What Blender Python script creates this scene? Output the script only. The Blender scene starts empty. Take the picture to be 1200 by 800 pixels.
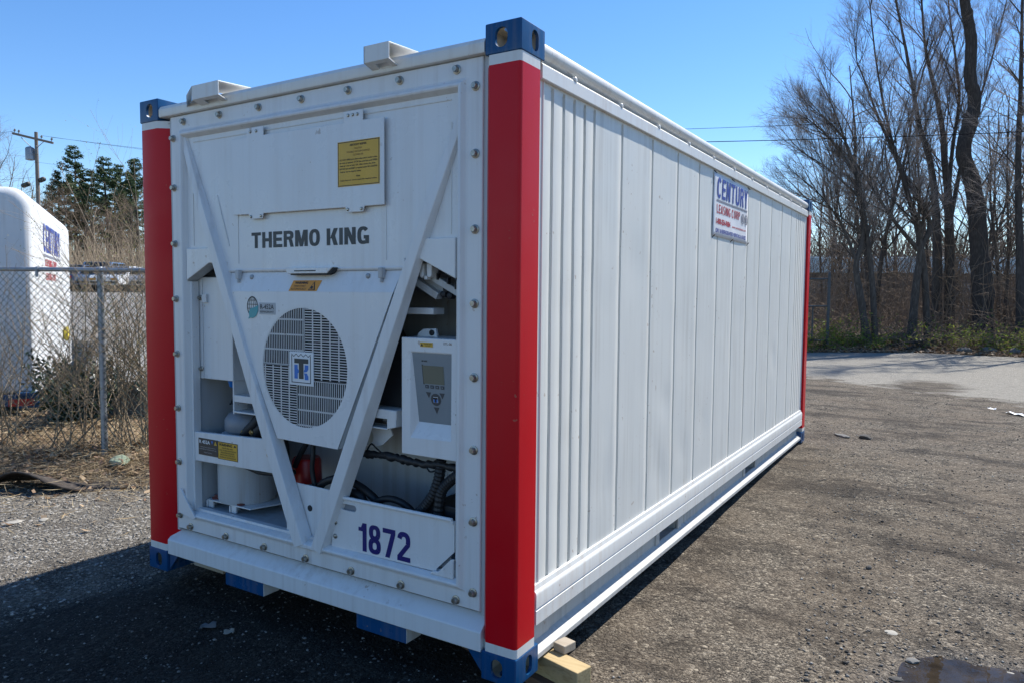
import bpy, bmesh, math, random
import numpy as np
from mathutils import Vector, Matrix, noise as mnoise

S = bpy.context.scene
COL = S.collection
R_ = math.radians

# ------------------------------------------------------------------ camera
cd = bpy.data.cameras.new("camera")
cam = bpy.data.objects.new("camera", cd)
COL.objects.link(cam)
cd.sensor_width = 36.0
cd.lens = 859.859 / 1200.0 * 36.0
cd.clip_start = 0.05
cd.clip_end = 3000.0
_r = Vector((0.85024605, 0.52631227, 0.00877733))
_u = Vector((-0.0399817, 0.04794505, 0.99804947))
_f = Vector((-0.52486485, 0.84893855, -0.06180795))
cam.matrix_world = Matrix(((_r.x, _u.x, -_f.x, 1.4567), (_r.y, _u.y, -_f.y, -2.4034), (_r.z, _u.z, -_f.z, 1.6506), (0, 0, 0, 1)))
S.camera = cam

# ------------------------------------------------------------------ light
SUN_TO = Vector((0.25, 0.80, 1.0)).normalized()
SUN_EL = math.asin(SUN_TO.z)
SUN_AZ = math.atan2(SUN_TO.x, SUN_TO.y)
W = bpy.data.worlds.new("World")
S.world = W
W.use_nodes = True
wn = W.node_tree
wn.nodes.clear()
w_out = wn.nodes.new("ShaderNodeOutputWorld")
w_bg = wn.nodes.new("ShaderNodeBackground")
w_sky = wn.nodes.new("ShaderNodeTexSky")
w_sky.sky_type = 'NISHITA'
w_sky.sun_disc = False
w_sky.sun_elevation = SUN_EL
w_sky.sun_rotation = SUN_AZ
w_sky.altitude = 100.0
w_sky.air_density = 1.0
w_sky.dust_density = 0.05
w_sky.ozone_density = 3.5
w_bg.inputs["Strength"].default_value = 0.125
w_hs = wn.nodes.new("ShaderNodeHueSaturation")
w_hs.inputs["Hue"].default_value = 0.505
w_hs.inputs["Saturation"].default_value = 1.22
wn.links.new(w_sky.outputs[0], w_hs.inputs["Color"])
wn.links.new(w_hs.outputs[0], w_bg.inputs["Color"])
wn.links.new(w_bg.outputs[0], w_out.inputs["Surface"])
sl = bpy.data.lights.new("sun", 'SUN')
sl.energy = 5.0
sl.angle = R_(0.53)
sl.color = (1.0, 0.955, 0.88)
sun = bpy.data.objects.new("sun", sl)
COL.objects.link(sun)
sun.location = (20, 60, 80)
sun.rotation_euler = (-SUN_TO).to_track_quat('-Z', 'Y').to_euler()
S.view_settings.view_transform = 'Standard'
S.view_settings.look = 'None'
S.view_settings.gamma = 1.0
S.view_settings.exposure = 0.62
S.view_settings.use_curve_mapping = False
try:
    S.cycles.use_denoising = True
    S.cycles.denoiser = 'OPENIMAGEDENOISE'
    S.cycles.max_bounces = 6
    S.cycles.diffuse_bounces = 3
    S.cycles.glossy_bounces = 3
    S.cycles.transparent_max_bounces = 8
    S.cycles.use_adaptive_sampling = False
except Exception:
    pass

# ------------------------------------------------------------------ helpers
def tag(o, label=None, cat=None, group=None, kind=None):
    if label: o["label"] = label
    if cat: o["category"] = cat
    if group: o["group"] = group
    if kind: o["kind"] = kind
    return o

def thing(name, label, cat, loc=(0, 0, 0), rotz=0.0, group=None):
    o = bpy.data.objects.new(name, None)
    COL.objects.link(o)
    o.empty_display_size = 0.1
    o.location = loc
    o.rotation_euler = (0, 0, rotz)
    return tag(o, label, cat, group)

def dup(root, loc, rotz=0.0, label=None, scale=1.0):
    c = root.copy()
    COL.objects.link(c)
    c.location = loc
    c.rotation_euler = (0, 0, rotz)
    c.scale = (scale, scale, scale)
    if label: c["label"] = label
    for ch in list(root.children):
        k = ch.copy(); COL.objects.link(k); k.parent = c
        for g in list(ch.children):
            q = g.copy(); COL.objects.link(q); q.parent = k
    return c

def link_mesh(name, me, mats, parent=None, smooth=None, bevel=0.0, seg=2):
    o = bpy.data.objects.new(name, me)
    COL.objects.link(o)
    for m in (mats if isinstance(mats, (list, tuple)) else [mats]):
        me.materials.append(m)
    if parent is not None:
        o.parent = parent
    if smooth is not None:
        me.polygons.foreach_set("use_smooth", [True] * len(me.polygons))
        if smooth < 179:
            me.set_sharp_from_angle(angle=R_(smooth))
    if bevel > 0:
        b = o.modifiers.new("edge", 'BEVEL')
        b.width = bevel; b.segments = seg; b.limit_method = 'ANGLE'; b.angle_limit = R_(35)
        b.harden_normals = False
    me.update()
    return o

class MB:
    """collects polygons, builds ONE mesh object"""
    def __init__(self):
        self.v = []; self.f = []; self.m = []
    def add(self, verts, faces, m=0):
        n = len(self.v)
        self.v.extend([tuple(p) for p in verts])
        for f in faces:
            self.f.append(tuple(n + i for i in f)); self.m.append(m)
    def box(self, x0, x1, y0, y1, z0, z1, m=0):
        if x0 > x1: x0, x1 = x1, x0
        if y0 > y1: y0, y1 = y1, y0
        if z0 > z1: z0, z1 = z1, z0
        self.add([(x0, y0, z0), (x1, y0, z0), (x1, y1, z0), (x0, y1, z0), (x0, y0, z1), (x1, y0, z1), (x1, y1, z1), (x0, y1, z1)],
                 [(0, 3, 2, 1), (4, 5, 6, 7), (0, 1, 5, 4), (1, 2, 6, 5), (2, 3, 7, 6), (3, 0, 4, 7)], m)
        return self
    def prism(self, pts, axis, a, b, m=0):
        """polygon pts extruded along axis 'x','y','z' from a to b"""
        def mk(p, t):
            return {'x': (t, p[0], p[1]), 'y': (p[0], t, p[1]), 'z': (p[0], p[1], t)}[axis]
        n = len(pts)
        area = sum(pts[i][0] * pts[(i + 1) % n][1] - pts[(i + 1) % n][0] * pts[i][1] for i in range(n))
        V = [mk(p, a) for p in pts] + [mk(p, b) for p in pts]
        F = [tuple(range(n)), tuple(range(2 * n - 1, n - 1, -1))] + [(i, n + i, n + (i + 1) % n, (i + 1) % n) for i in range(n)]
        # orientation: fix so normals point outwards
        sgn = area * (1 if b > a else -1) * (-1 if axis == 'y' else 1)
        if sgn > 0:
            F = [tuple(reversed(f)) for f in F]
        self.add(V, F, m)
        return self
    def tube(self, pts, rad, sides=8, m=0, caps=True):
        pts = [Vector(p) for p in pts]
        n = len(pts)
        if not isinstance(rad, (list, tuple)): rad = [rad] * n
        t0 = (pts[1] - pts[0]).normalized()
        ref = Vector((0, 0, 1)) if abs(t0.z) < 0.9 else Vector((1, 0, 0))
        N = (ref - t0 * ref.dot(t0)).normalized()
        V = []
        for i in range(n):
            t = (pts[min(i + 1, n - 1)] - pts[max(i - 1, 0)]).normalized()
            N = (N - t * N.dot(t)).normalized()
            B = t.cross(N)
            for k in range(sides):
                a = 2 * math.pi * k / sides
                V.append(pts[i] + (N * math.cos(a) + B * math.sin(a)) * rad[i])
        F = []
        for i in range(n - 1):
            for k in range(sides):
                k2 = (k + 1) % sides
                F.append((i * sides + k, i * sides + k2, (i + 1) * sides + k2, (i + 1) * sides + k))
        if caps:
            F.append(tuple(range(sides - 1, -1, -1)))
            F.append(tuple((n - 1) * sides + k for k in range(sides)))
        self.add(V, F, m)
        return self
    def lathe(self, c, prof, n=24, m=0, axis='z'):
        """prof: list of (r, h) rising along axis"""
        V = []
        for r, h in prof:
            for k in range(n):
                a = 2 * math.pi * k / n
                x, y = r * math.cos(a), r * math.sin(a)
                p = {'z': (x, y, h), 'y': (x, h, -y), 'x': (h, x, y)}[axis]
                V.append((c[0] + p[0], c[1] + p[1], c[2] + p[2]))
        F = []
        for i in range(len(prof) - 1):
            for k in range(n):
                k2 = (k + 1) % n
                F.append((i * n + k, i * n + k2, (i + 1) * n + k2, (i + 1) * n + k))
        F.append(tuple(range(n - 1, -1, -1)))
        F.append(tuple((len(prof) - 1) * n + k for k in range(n)))
        self.add(V, F, m)
        return self
    def strip(self, prof, y0, y1, m=0, axis='y'):
        """open sheet: profile (x,z) swept along y (or (y,z) swept along x)"""
        n = len(prof)
        if axis == 'y':
            V = [(a, y0, b) for a, b in prof] + [(a, y1, b) for a, b in prof]
        else:
            V = [(y0, a, b) for a, b in prof] + [(y1, a, b) for a, b in prof]
        self.add(V, [(i, i + 1, n + i + 1, n + i) for i in range(n - 1)], m)
        return self
    def holed_y(self, outer, hole, yf, yb, m=0, mh=None):
        """convex outer polygon with a hole, both in (x,z), front at yf, back at yb"""
        cx = sum(p[0] for p in hole) / len(hole); cz = sum(p[1] for p in hole) / len(hole)
        def hit(poly, a):
            d = (math.cos(a), math.sin(a)); best = None
            for i in range(len(poly)):
                p, q = poly[i], poly[(i + 1) % len(poly)]
                e = (q[0] - p[0], q[1] - p[1])
                den = d[0] * e[1] - d[1] * e[0]
                if abs(den) < 1e-12: continue
                w = (p[0] - cx, p[1] - cz)
                t = (w[0] * e[1] - w[1] * e[0]) / den
                s = (w[0] * d[1] - w[1] * d[0]) / den
                if t > 0 and -1e-6 <= s <= 1 + 1e-6 and (best is None or t > best): best = t
            return (cx + d[0] * best, cz + d[1] * best)
        ang = sorted(set([round(math.atan2(p[1] - cz, p[0] - cx), 5) for p in list(outer) + list(hole)]))
        O = [hit(outer, a) for a in ang]; H = [hit(hole, a) for a in ang]
        n = len(ang)
        V = [(p[0], yf, p[1]) for p in O] + [(p[0], yf, p[1]) for p in H] + [(p[0], yb, p[1]) for p in O] + [(p[0], yb, p[1]) for p in H]
        mh = m if mh is None else mh
        fr, bk, ow, hw = [], [], [], []
        for i in range(n):
            j = (i + 1) % n
            fr.append((i, j, n + j, n + i))
            bk.append((2 * n + j, 2 * n + i, 3 * n + i, 3 * n + j))
            ow.append((j, i, 2 * n + i, 2 * n + j))
            hw.append((n + i, n + j, 3 * n + j, 3 * n + i))
        self.add(V, fr + bk + ow, m)
        self.add(V, hw, mh)
        return self
    def build(self, name, mats, parent=None, smooth=None, bevel=0.0, seg=2):
        me = bpy.data.meshes.new(name)
        me.from_pydata(self.v, [], self.f)
        if any(self.m): me.polygons.foreach_set("material_index", self.m)
        return link_mesh(name, me, mats, parent, smooth, bevel, seg)

def circle(cx, cz, rx, rz=None, n=40):
    rz = rz or rx
    return [(cx + rx * math.cos(2 * math.pi * i / n), cz + rz * math.sin(2 * math.pi * i / n)) for i in range(n)]

def stadium(cx, cz, w, h, n=8):
    """rounded slot w x h in (x,z)"""
    P = []
    r = min(w, h) / 2
    for (sx, sz, a0) in ((1, 1, 0), (-1, 1, 90), (-1, -1, 180), (1, -1, 270)):
        for i in range(n + 1):
            a = R_(a0 + 90 * i / n)
            P.append((cx + sx * (w / 2 - r) + r * math.cos(a), cz + sz * (h / 2 - r) + r * math.sin(a)))
    out = []
    for p in P:
        if not out or (abs(p[0] - out[-1][0]) + abs(p[1] - out[-1][1])) > 1e-6: out.append(p)
    return out

def np_mesh(name, V, F, mats, parent=None, midx=None, smooth=False):
    """V (n,3), F (m,k) arrays, all faces with k corners"""
    V = np.asarray(V, np.float32); F = np.asarray(F, np.int32)
    me = bpy.data.meshes.new(name)
    me.vertices.add(len(V)); me.vertices.foreach_set("co", V.ravel())
    k = F.shape[1]
    me.loops.add(F.size); me.loops.foreach_set("vertex_index", F.ravel())
    me.polygons.add(len(F))
    me.polygons.foreach_set("loop_start", np.arange(0, F.size, k, dtype=np.int32))
    me.polygons.foreach_set("loop_total", np.full(len(F), k, np.int32))
    if midx is not None: me.polygons.foreach_set("material_index", np.asarray(midx, np.int32))
    if smooth: me.polygons.foreach_set("use_smooth", np.ones(len(F), bool))
    me.update(calc_edges=True)
    return link_mesh(name, me, mats, parent)

# ------------------------------------------------------------------ materials
def node(nt, typ, **kw):
    n = nt.nodes.new(typ)
    for k, v in kw.items(): setattr(n, k, v)
    return n

def base_mat(name):
    m = bpy.data.materials.new(name)
    m.use_nodes = True
    nt = m.node_tree
    b = nt.nodes["Principled BSDF"]
    return m, nt, b

def mixc(nt, fac, a, b, mode='MIX'):
    n = node(nt, "ShaderNodeMix", data_type='RGBA', blend_type=mode)
    for sock, v in ((n.inputs["Factor"], fac), (n.inputs["A"], a), (n.inputs["B"], b)):
        pass
    def put(idx, v):
        s = n.inputs[idx]
        if hasattr(v, "is_linked") or hasattr(v, "node"): nt.links.new(v, s)
        elif isinstance(v, (int, float)): s.default_value = v
        else: s.default_value = (*v[:3], 1.0)
    put(0, fac); put(6, a); put(7, b)
    return n.outputs[2]

def noise(nt, scale, detail=4, rough=0.55, vec=None, dist=0.0):
    n = node(nt, "ShaderNodeTexNoise")
    n.inputs["Scale"].default_value = scale
    n.inputs["Detail"].default_value = detail
    n.inputs["Roughness"].default_value = rough
    n.inputs["Distortion"].default_value = dist
    if vec is not None: nt.links.new(vec, n.inputs["Vector"])
    return n.outputs["Fac"]

def ramp(nt, fac, stops, interp='LINEAR'):
    n = node(nt, "ShaderNodeValToRGB")
    cr = n.color_ramp
    cr.interpolation = interp
    while len(cr.elements) < len(stops): cr.elements.new(0.5)
    for e, (p, c) in zip(cr.elements, stops):
        e.position = p
        e.color = (*c[:3], 1.0) if isinstance(c, (tuple, list)) else (c, c, c, 1.0)
    nt.links.new(fac, n.inputs[0])
    return n.outputs[0]

def math_n(nt, op, a, b=0.0, c=None, clamp=False):
    n = node(nt, "ShaderNodeMath", operation=op, use_clamp=clamp)
    for i, v in enumerate((a, b, c)):
        if v is None: continue
        if hasattr(v, "node"): nt.links.new(v, n.inputs[i])
        else: n.inputs[i].default_value = v
    return n.outputs[0]

def geo_pos(nt):
    return node(nt, "ShaderNodeNewGeometry").outputs["Position"]

def obj_co(nt):
    return node(nt, "ShaderNodeTexCoord").outputs["Object"]

def mapping(nt, vec, scale):
    n = node(nt, "ShaderNodeMapping")
    n.inputs["Scale"].default_value = scale
    nt.links.new(vec, n.inputs["Vector"])
    return n.outputs[0]

def bump(nt, b, h, strength, dist=0.01, prev=None):
    n = node(nt, "ShaderNodeBump")
    n.inputs["Strength"].default_value = strength
    n.inputs["Distance"].default_value = dist
    nt.links.new(h, n.inputs["Height"])
    if prev is not None: nt.links.new(prev, n.inputs["Normal"])
    nt.links.new(n.outputs[0], b.inputs["Normal"])
    return n.outputs[0]

def simple(name, col, rough=0.5, metal=0.0, var=0.12, scale=6.0, bmp=0.0, bscale=60.0, spec=None, coat=0.0):
    m, nt, b = base_mat(name)
    co = obj_co(nt)
    f = noise(nt, scale, 5, 0.6, co)
    lo = tuple(c * (1 - var) for c in col); hi = tuple(min(1, c * (1 + var)) for c in col)
    nt.links.new(ramp(nt, f, [(0.3, lo), (0.7, hi)]), b.inputs["Base Color"])
    b.inputs["Metallic"].default_value = metal
    r = ramp(nt, noise(nt, scale * 2.3, 4, 0.6, co), [(0.3, max(0.02, rough - 0.07)), (0.7, min(1, rough + 0.07))])
    nt.links.new(r, b.inputs["Roughness"])
    if spec is not None: b.inputs["Specular IOR Level"].default_value = spec
    if coat: b.inputs["Coat Weight"].default_value = coat
    if bmp: bump(nt, b, noise(nt, bscale, 3, 0.6, co), bmp, 0.004)
    return m

def paint(name, col, rough=0.32, dirt=(0.25, 0.17, 0.10), dirt_amt=0.22, streak=True, bmp=0.05, bscale=120, chips=True, wave=0.0):
    """sprayed coat with rain streaks, grime blotches and chips"""
    m, nt, b = base_mat(name)
    co = obj_co(nt)
    blot = noise(nt, 2.2, 6, 0.65, co)
    strk = noise(nt, 1.0, 4, 0.6, mapping(nt, co, (26, 26, 0.7)))
    fine = noise(nt, 90, 2, 0.5, co)
    f = math_n(nt, 'MULTIPLY', ramp(nt, strk, [(0.46, 0.0), (0.68, 1.0)]), ramp(nt, blot, [(0.35, 0.0), (0.7, 1.0)]))
    if not streak: f = ramp(nt, blot, [(0.45, 0.0), (0.8, 1.0)])
    f = math_n(nt, 'MULTIPLY', f, dirt_amt)
    c = ramp(nt, blot, [(0.25, tuple(x * 0.955 for x in col)), (0.75, col)])
    c = mixc(nt, f, c, dirt)
    chip = ramp(nt, noise(nt, 34, 3, 0.5, co), [(0.675, 0.0), (0.69, 1.0)])
    chip = math_n(nt, 'MULTIPLY', chip, ramp(nt, noise(nt, 3.1, 2, 0.5, co), [(0.55, 0.0), (0.62, 1.0)]))
    if chips: c = mixc(nt, math_n(nt, 'MULTIPLY', chip, 0.55), c, (0.30, 0.20, 0.13))
    nt.links.new(c, b.inputs["Base Color"])
    r = ramp(nt, noise(nt, 5.0, 5, 0.6, co), [(0.25, max(0.05, rough - 0.09)), (0.75, rough + 0.1)])
    nt.links.new(r, b.inputs["Roughness"])
    p = bump(nt, b, noise(nt, bscale, 2, 0.5, co), bmp, 0.002)
    if wave: bump(nt, b, noise(nt, 3.3, 2, 0.45, mapping(nt, co, (1, 1, 0.55))), wave, 0.03, p)
    return m

M = {}
M['white'] = paint("white_paint", (0.715, 0.72, 0.715), 0.36, dirt_amt=0.30, wave=0.05)
M['panel'] = paint("white_sheet_paint", (0.725, 0.73, 0.725), 0.30, dirt=(0.36, 0.27, 0.19), dirt_amt=0.22, wave=0.10)
M['side'] = paint("side_wall_paint", (0.665, 0.668, 0.628), 0.46, dirt=(0.33, 0.30, 0.25), dirt_amt=0.42, wave=0.03)
M['rail'] = paint("rail_paint", (0.70, 0.70, 0.67), 0.36, dirt=(0.40, 0.26, 0.15), dirt_amt=0.35)
M['sill'] = paint('sill_paint', (0.47, 0.465, 0.44), 0.5, dirt=(0.20, 0.16, 0.11), dirt_amt=0.6)
M['bay'] = paint("bay_paint", (0.46, 0.48, 0.49), 0.45, dirt_amt=0.5)
M['red'] = paint("red_paint", (0.56, 0.002, 0.010), 0.36, dirt=(0.28, 0.03, 0.03), dirt_amt=0.15, bmp=0.16, bscale=150)
M['blue'] = paint("blue_paint", (0.003, 0.062, 0.175), 0.30, dirt=(0.35, 0.28, 0.22), dirt_amt=0.3, bmp=0.2, bscale=70)
M['cavity'] = paint("casting_inside", (0.55, 0.50, 0.40), 0.6, dirt_amt=0.6)
for _k, _s in (('red', 0.24), ('blue', 0.32)):
    M[_k].node_tree.nodes["Principled BSDF"].inputs["Specular IOR Level"].default_value = _s
M['steel'] = simple("bolt_steel", (0.36, 0.34, 0.30), 0.38, 0.9, 0.3, 60)
M['black'] = simple("black_rubber", (0.012, 0.013, 0.015), 0.55, 0, 0.3, 20)
M['dark'] = simple("dark_shroud", (0.014, 0.015, 0.018), 0.6)
M['dgrey'] = simple("dark_grey_print", (0.035, 0.042, 0.045), 0.5)
M['navy'] = simple("navy_vinyl", (0.008, 0.008, 0.13), 0.4)
M['signblue'] = simple("sign_blue", (0.02, 0.04, 0.28), 0.45)
M['signred'] = simple("sign_red", (0.42, 0.02, 0.03), 0.45)
M['signgrey'] = simple("sign_grey", (0.20, 0.20, 0.24), 0.5)
M['signwhite'] = paint("sign_sheet", (0.74, 0.74, 0.76), 0.4, dirt_amt=0.15, wave=0.25)
M['yellow'] = simple("caution_yellow", (0.62, 0.36, 0.03), 0.42, 0, 0.08)
M['orange'] = simple("warning_orange", (0.72, 0.29, 0.02), 0.42, 0, 0.06)
M['ink'] = simple("label_ink", (0.012, 0.011, 0.01), 0.5)
M['inkbrown'] = simple("label_ink_brown", (0.16, 0.07, 0.02), 0.5)
M['labelblack'] = simple("label_black", (0.025, 0.027, 0.03), 0.4)
M['labelwhite'] = simple("label_white", (0.72, 0.74, 0.75), 0.4, 0, 0.05)
M['labelgrey'] = simple("label_grey", (0.40, 0.42, 0.44), 0.4, 0, 0.05)
M['teal'] = simple("leaf_teal", (0.05, 0.33, 0.36), 0.4, 0, 0.05)
M['tkblue'] = simple("emblem_blue", (0.01, 0.16, 0.55), 0.35, 0, 0.05)
M['keypad'] = simple("keypad_grey", (0.22, 0.25, 0.27), 0.42, 0, 0.05)
M['keydark'] = simple("key_dark", (0.055, 0.06, 0.068), 0.45, 0, 0.05)
M['lcd'] = simple("display_glass", (0.15, 0.155, 0.115), 0.12, 0, 0.05)
M['brass'] = simple("brass", (0.55, 0.40, 0.18), 0.3, 1.0)
M['motor'] = simple("motor_grey", (0.23, 0.25, 0.28), 0.45)
M['redcap'] = simple("red_cap", (0.42, 0.012, 0.01), 0.35)
M['wire'] = simple('wire_black', (0.012, 0.012, 0.014), 0.95, spec=0.0)
M['galvdark'] = simple('weathered_steel', (0.085, 0.09, 0.09), 0.7, 0.2, 0.3, 12)
M['galv'] = simple("galvanised", (0.30, 0.32, 0.34), 0.5, 0.6, 0.2, 18)
M['meshgreen'] = simple("mesh_green", (0.015, 0.055, 0.052), 0.5, 0.0)

def wood(name, a, b_, scale=3.0, axis=(1.2, 26, 26)):
    m, nt, b = base_mat(name)
    co = obj_co(nt)
    g = noise(nt, scale, 6, 0.65, mapping(nt, co, axis), 0.6)
    nt.links.new(ramp(nt, g, [(0.3, a), (0.55, b_), (0.72, tuple(x * 0.75 for x in b_))]), b.inputs["Base Color"])
    b.inputs["Roughness"].default_value = 0.8
    bump(nt, b, g, 0.3, 0.003)
    return m
M['pine4x4'] = wood("yellow_timber", (0.30, 0.205, 0.085), (0.47, 0.355, 0.18))
M['wood2x4'] = wood("weathered_timber", (0.30, 0.245, 0.18), (0.40, 0.34, 0.26))
M['woodred'] = wood("brown_board", (0.09, 0.045, 0.03), (0.14, 0.08, 0.05))
M['pole'] = wood("pole_timber", (0.12, 0.10, 0.085), (0.2, 0.17, 0.145), 3.0, (14, 14, 0.8))

def bark(name, a, b_, sc=1.0):
    m, nt, b = base_mat(name)
    co = obj_co(nt)
    g = noise(nt, 3.5 * sc, 6, 0.7, mapping(nt, co, (6, 6, 1.1)), 0.5)
    big = noise(nt, 0.7, 3, 0.6, co)
    c = ramp(nt, g, [(0.32, tuple(x * 0.55 for x in a)), (0.52, a), (0.7, b_)])
    c = mixc(nt, ramp(nt, big, [(0.4, 0.0), (0.7, 0.5)]), c, tuple(x * 0.7 for x in a))
    nt.links.new(c, b.inputs["Base Color"])
    b.inputs["Roughness"].default_value = 0.9
    b.inputs["Specular IOR Level"].default_value = 0.2
    bump(nt, b, g, 0.8, 0.02)
    return m
M['bark'] = bark("bark_grey", (0.095, 0.080, 0.067), (0.165, 0.145, 0.122))
M['barkdark'] = bark("bark_dark", (0.07, 0.06, 0.053), (0.125, 0.11, 0.097))
M['twig'] = simple("twig_bark", (0.30, 0.25, 0.215), 0.8, 0, 0.35, 0.8, spec=0.2)
M['twigpale'] = simple("twig_pale", (0.30, 0.235, 0.16), 0.75, 0, 0.35, 1.5, spec=0.25)
M['twigbrown'] = simple("twig_brown", (0.21, 0.155, 0.11), 0.85, 0, 0.4, 0.6, spec=0.15)

def leaf_mat(name, cols, rough=0.6, trans=0.0):
    m, nt, b = base_mat(name)
    rnd = node(nt, "ShaderNodeNewGeometry").outputs["Random Per Island"]
    st = [(i / max(1, len(cols) - 1), c) for i, c in enumerate(cols)]
    nt.links.new(ramp(nt, rnd, st), b.inputs["Base Color"])
    b.inputs["Roughness"].default_value = rough
    b.inputs["Specular IOR Level"].default_value = 0.3
    if trans:
        t = node(nt, "ShaderNodeBsdfTranslucent")
        nt.links.new(ramp(nt, rnd, st), t.inputs["Color"])
        mx = node(nt, "ShaderNodeMixShader"); mx.inputs[0].default_value = trans
        nt.links.new(b.outputs[0], mx.inputs[1]); nt.links.new(t.outputs[0], mx.inputs[2])
        nt.links.new(mx.outputs[0], nt.nodes["Material Output"].inputs["Surface"])
    return m
M['needle'] = leaf_mat("pine_needles", [(0.035, 0.062, 0.032), (0.06, 0.10, 0.046), (0.09, 0.135, 0.06)], 0.6, 0.3)
M['bud'] = leaf_mat("bud_green", [(0.16, 0.19, 0.04), (0.26, 0.26, 0.07), (0.30, 0.24, 0.09)], 0.6, 0.35)
M['spring'] = leaf_mat("spring_leaves", [(0.09, 0.14, 0.025), (0.16, 0.22, 0.04), (0.26, 0.30, 0.06), (0.17, 0.13, 0.06)], 0.6, 0.5)
M['holly'] = leaf_mat("holly_leaves", [(0.012, 0.024, 0.012), (0.025, 0.045, 0.02), (0.04, 0.06, 0.03)], 0.35)
M['straw'] = leaf_mat("straw", [(0.22, 0.15, 0.08), (0.44, 0.335, 0.195), (0.56, 0.455, 0.285), (0.34, 0.235, 0.13)], 0.8, 0.15)
M['deadleaf'] = leaf_mat("dead_leaves", [(0.12, 0.07, 0.04), (0.27, 0.18, 0.105), (0.46, 0.345, 0.225), (0.18, 0.105, 0.068)], 0.75, 0.15)
M['stone'] = leaf_mat("gravel_stone", [(0.05, 0.05, 0.05), (0.10, 0.098, 0.092), (0.17, 0.16, 0.145), (0.10, 0.085, 0.075), (0.34, 0.33, 0.30)], 0.85)
M['rockcrumb'] = leaf_mat('asphalt_crumb', [(0.03, 0.029, 0.028), (0.06, 0.057, 0.053), (0.11, 0.10, 0.09)], 0.9)
M['stonepale'] = leaf_mat("gravel_pale", [(0.14, 0.13, 0.115), (0.28, 0.26, 0.225), (0.20, 0.175, 0.145), (0.46, 0.44, 0.40)], 0.85)

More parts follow.
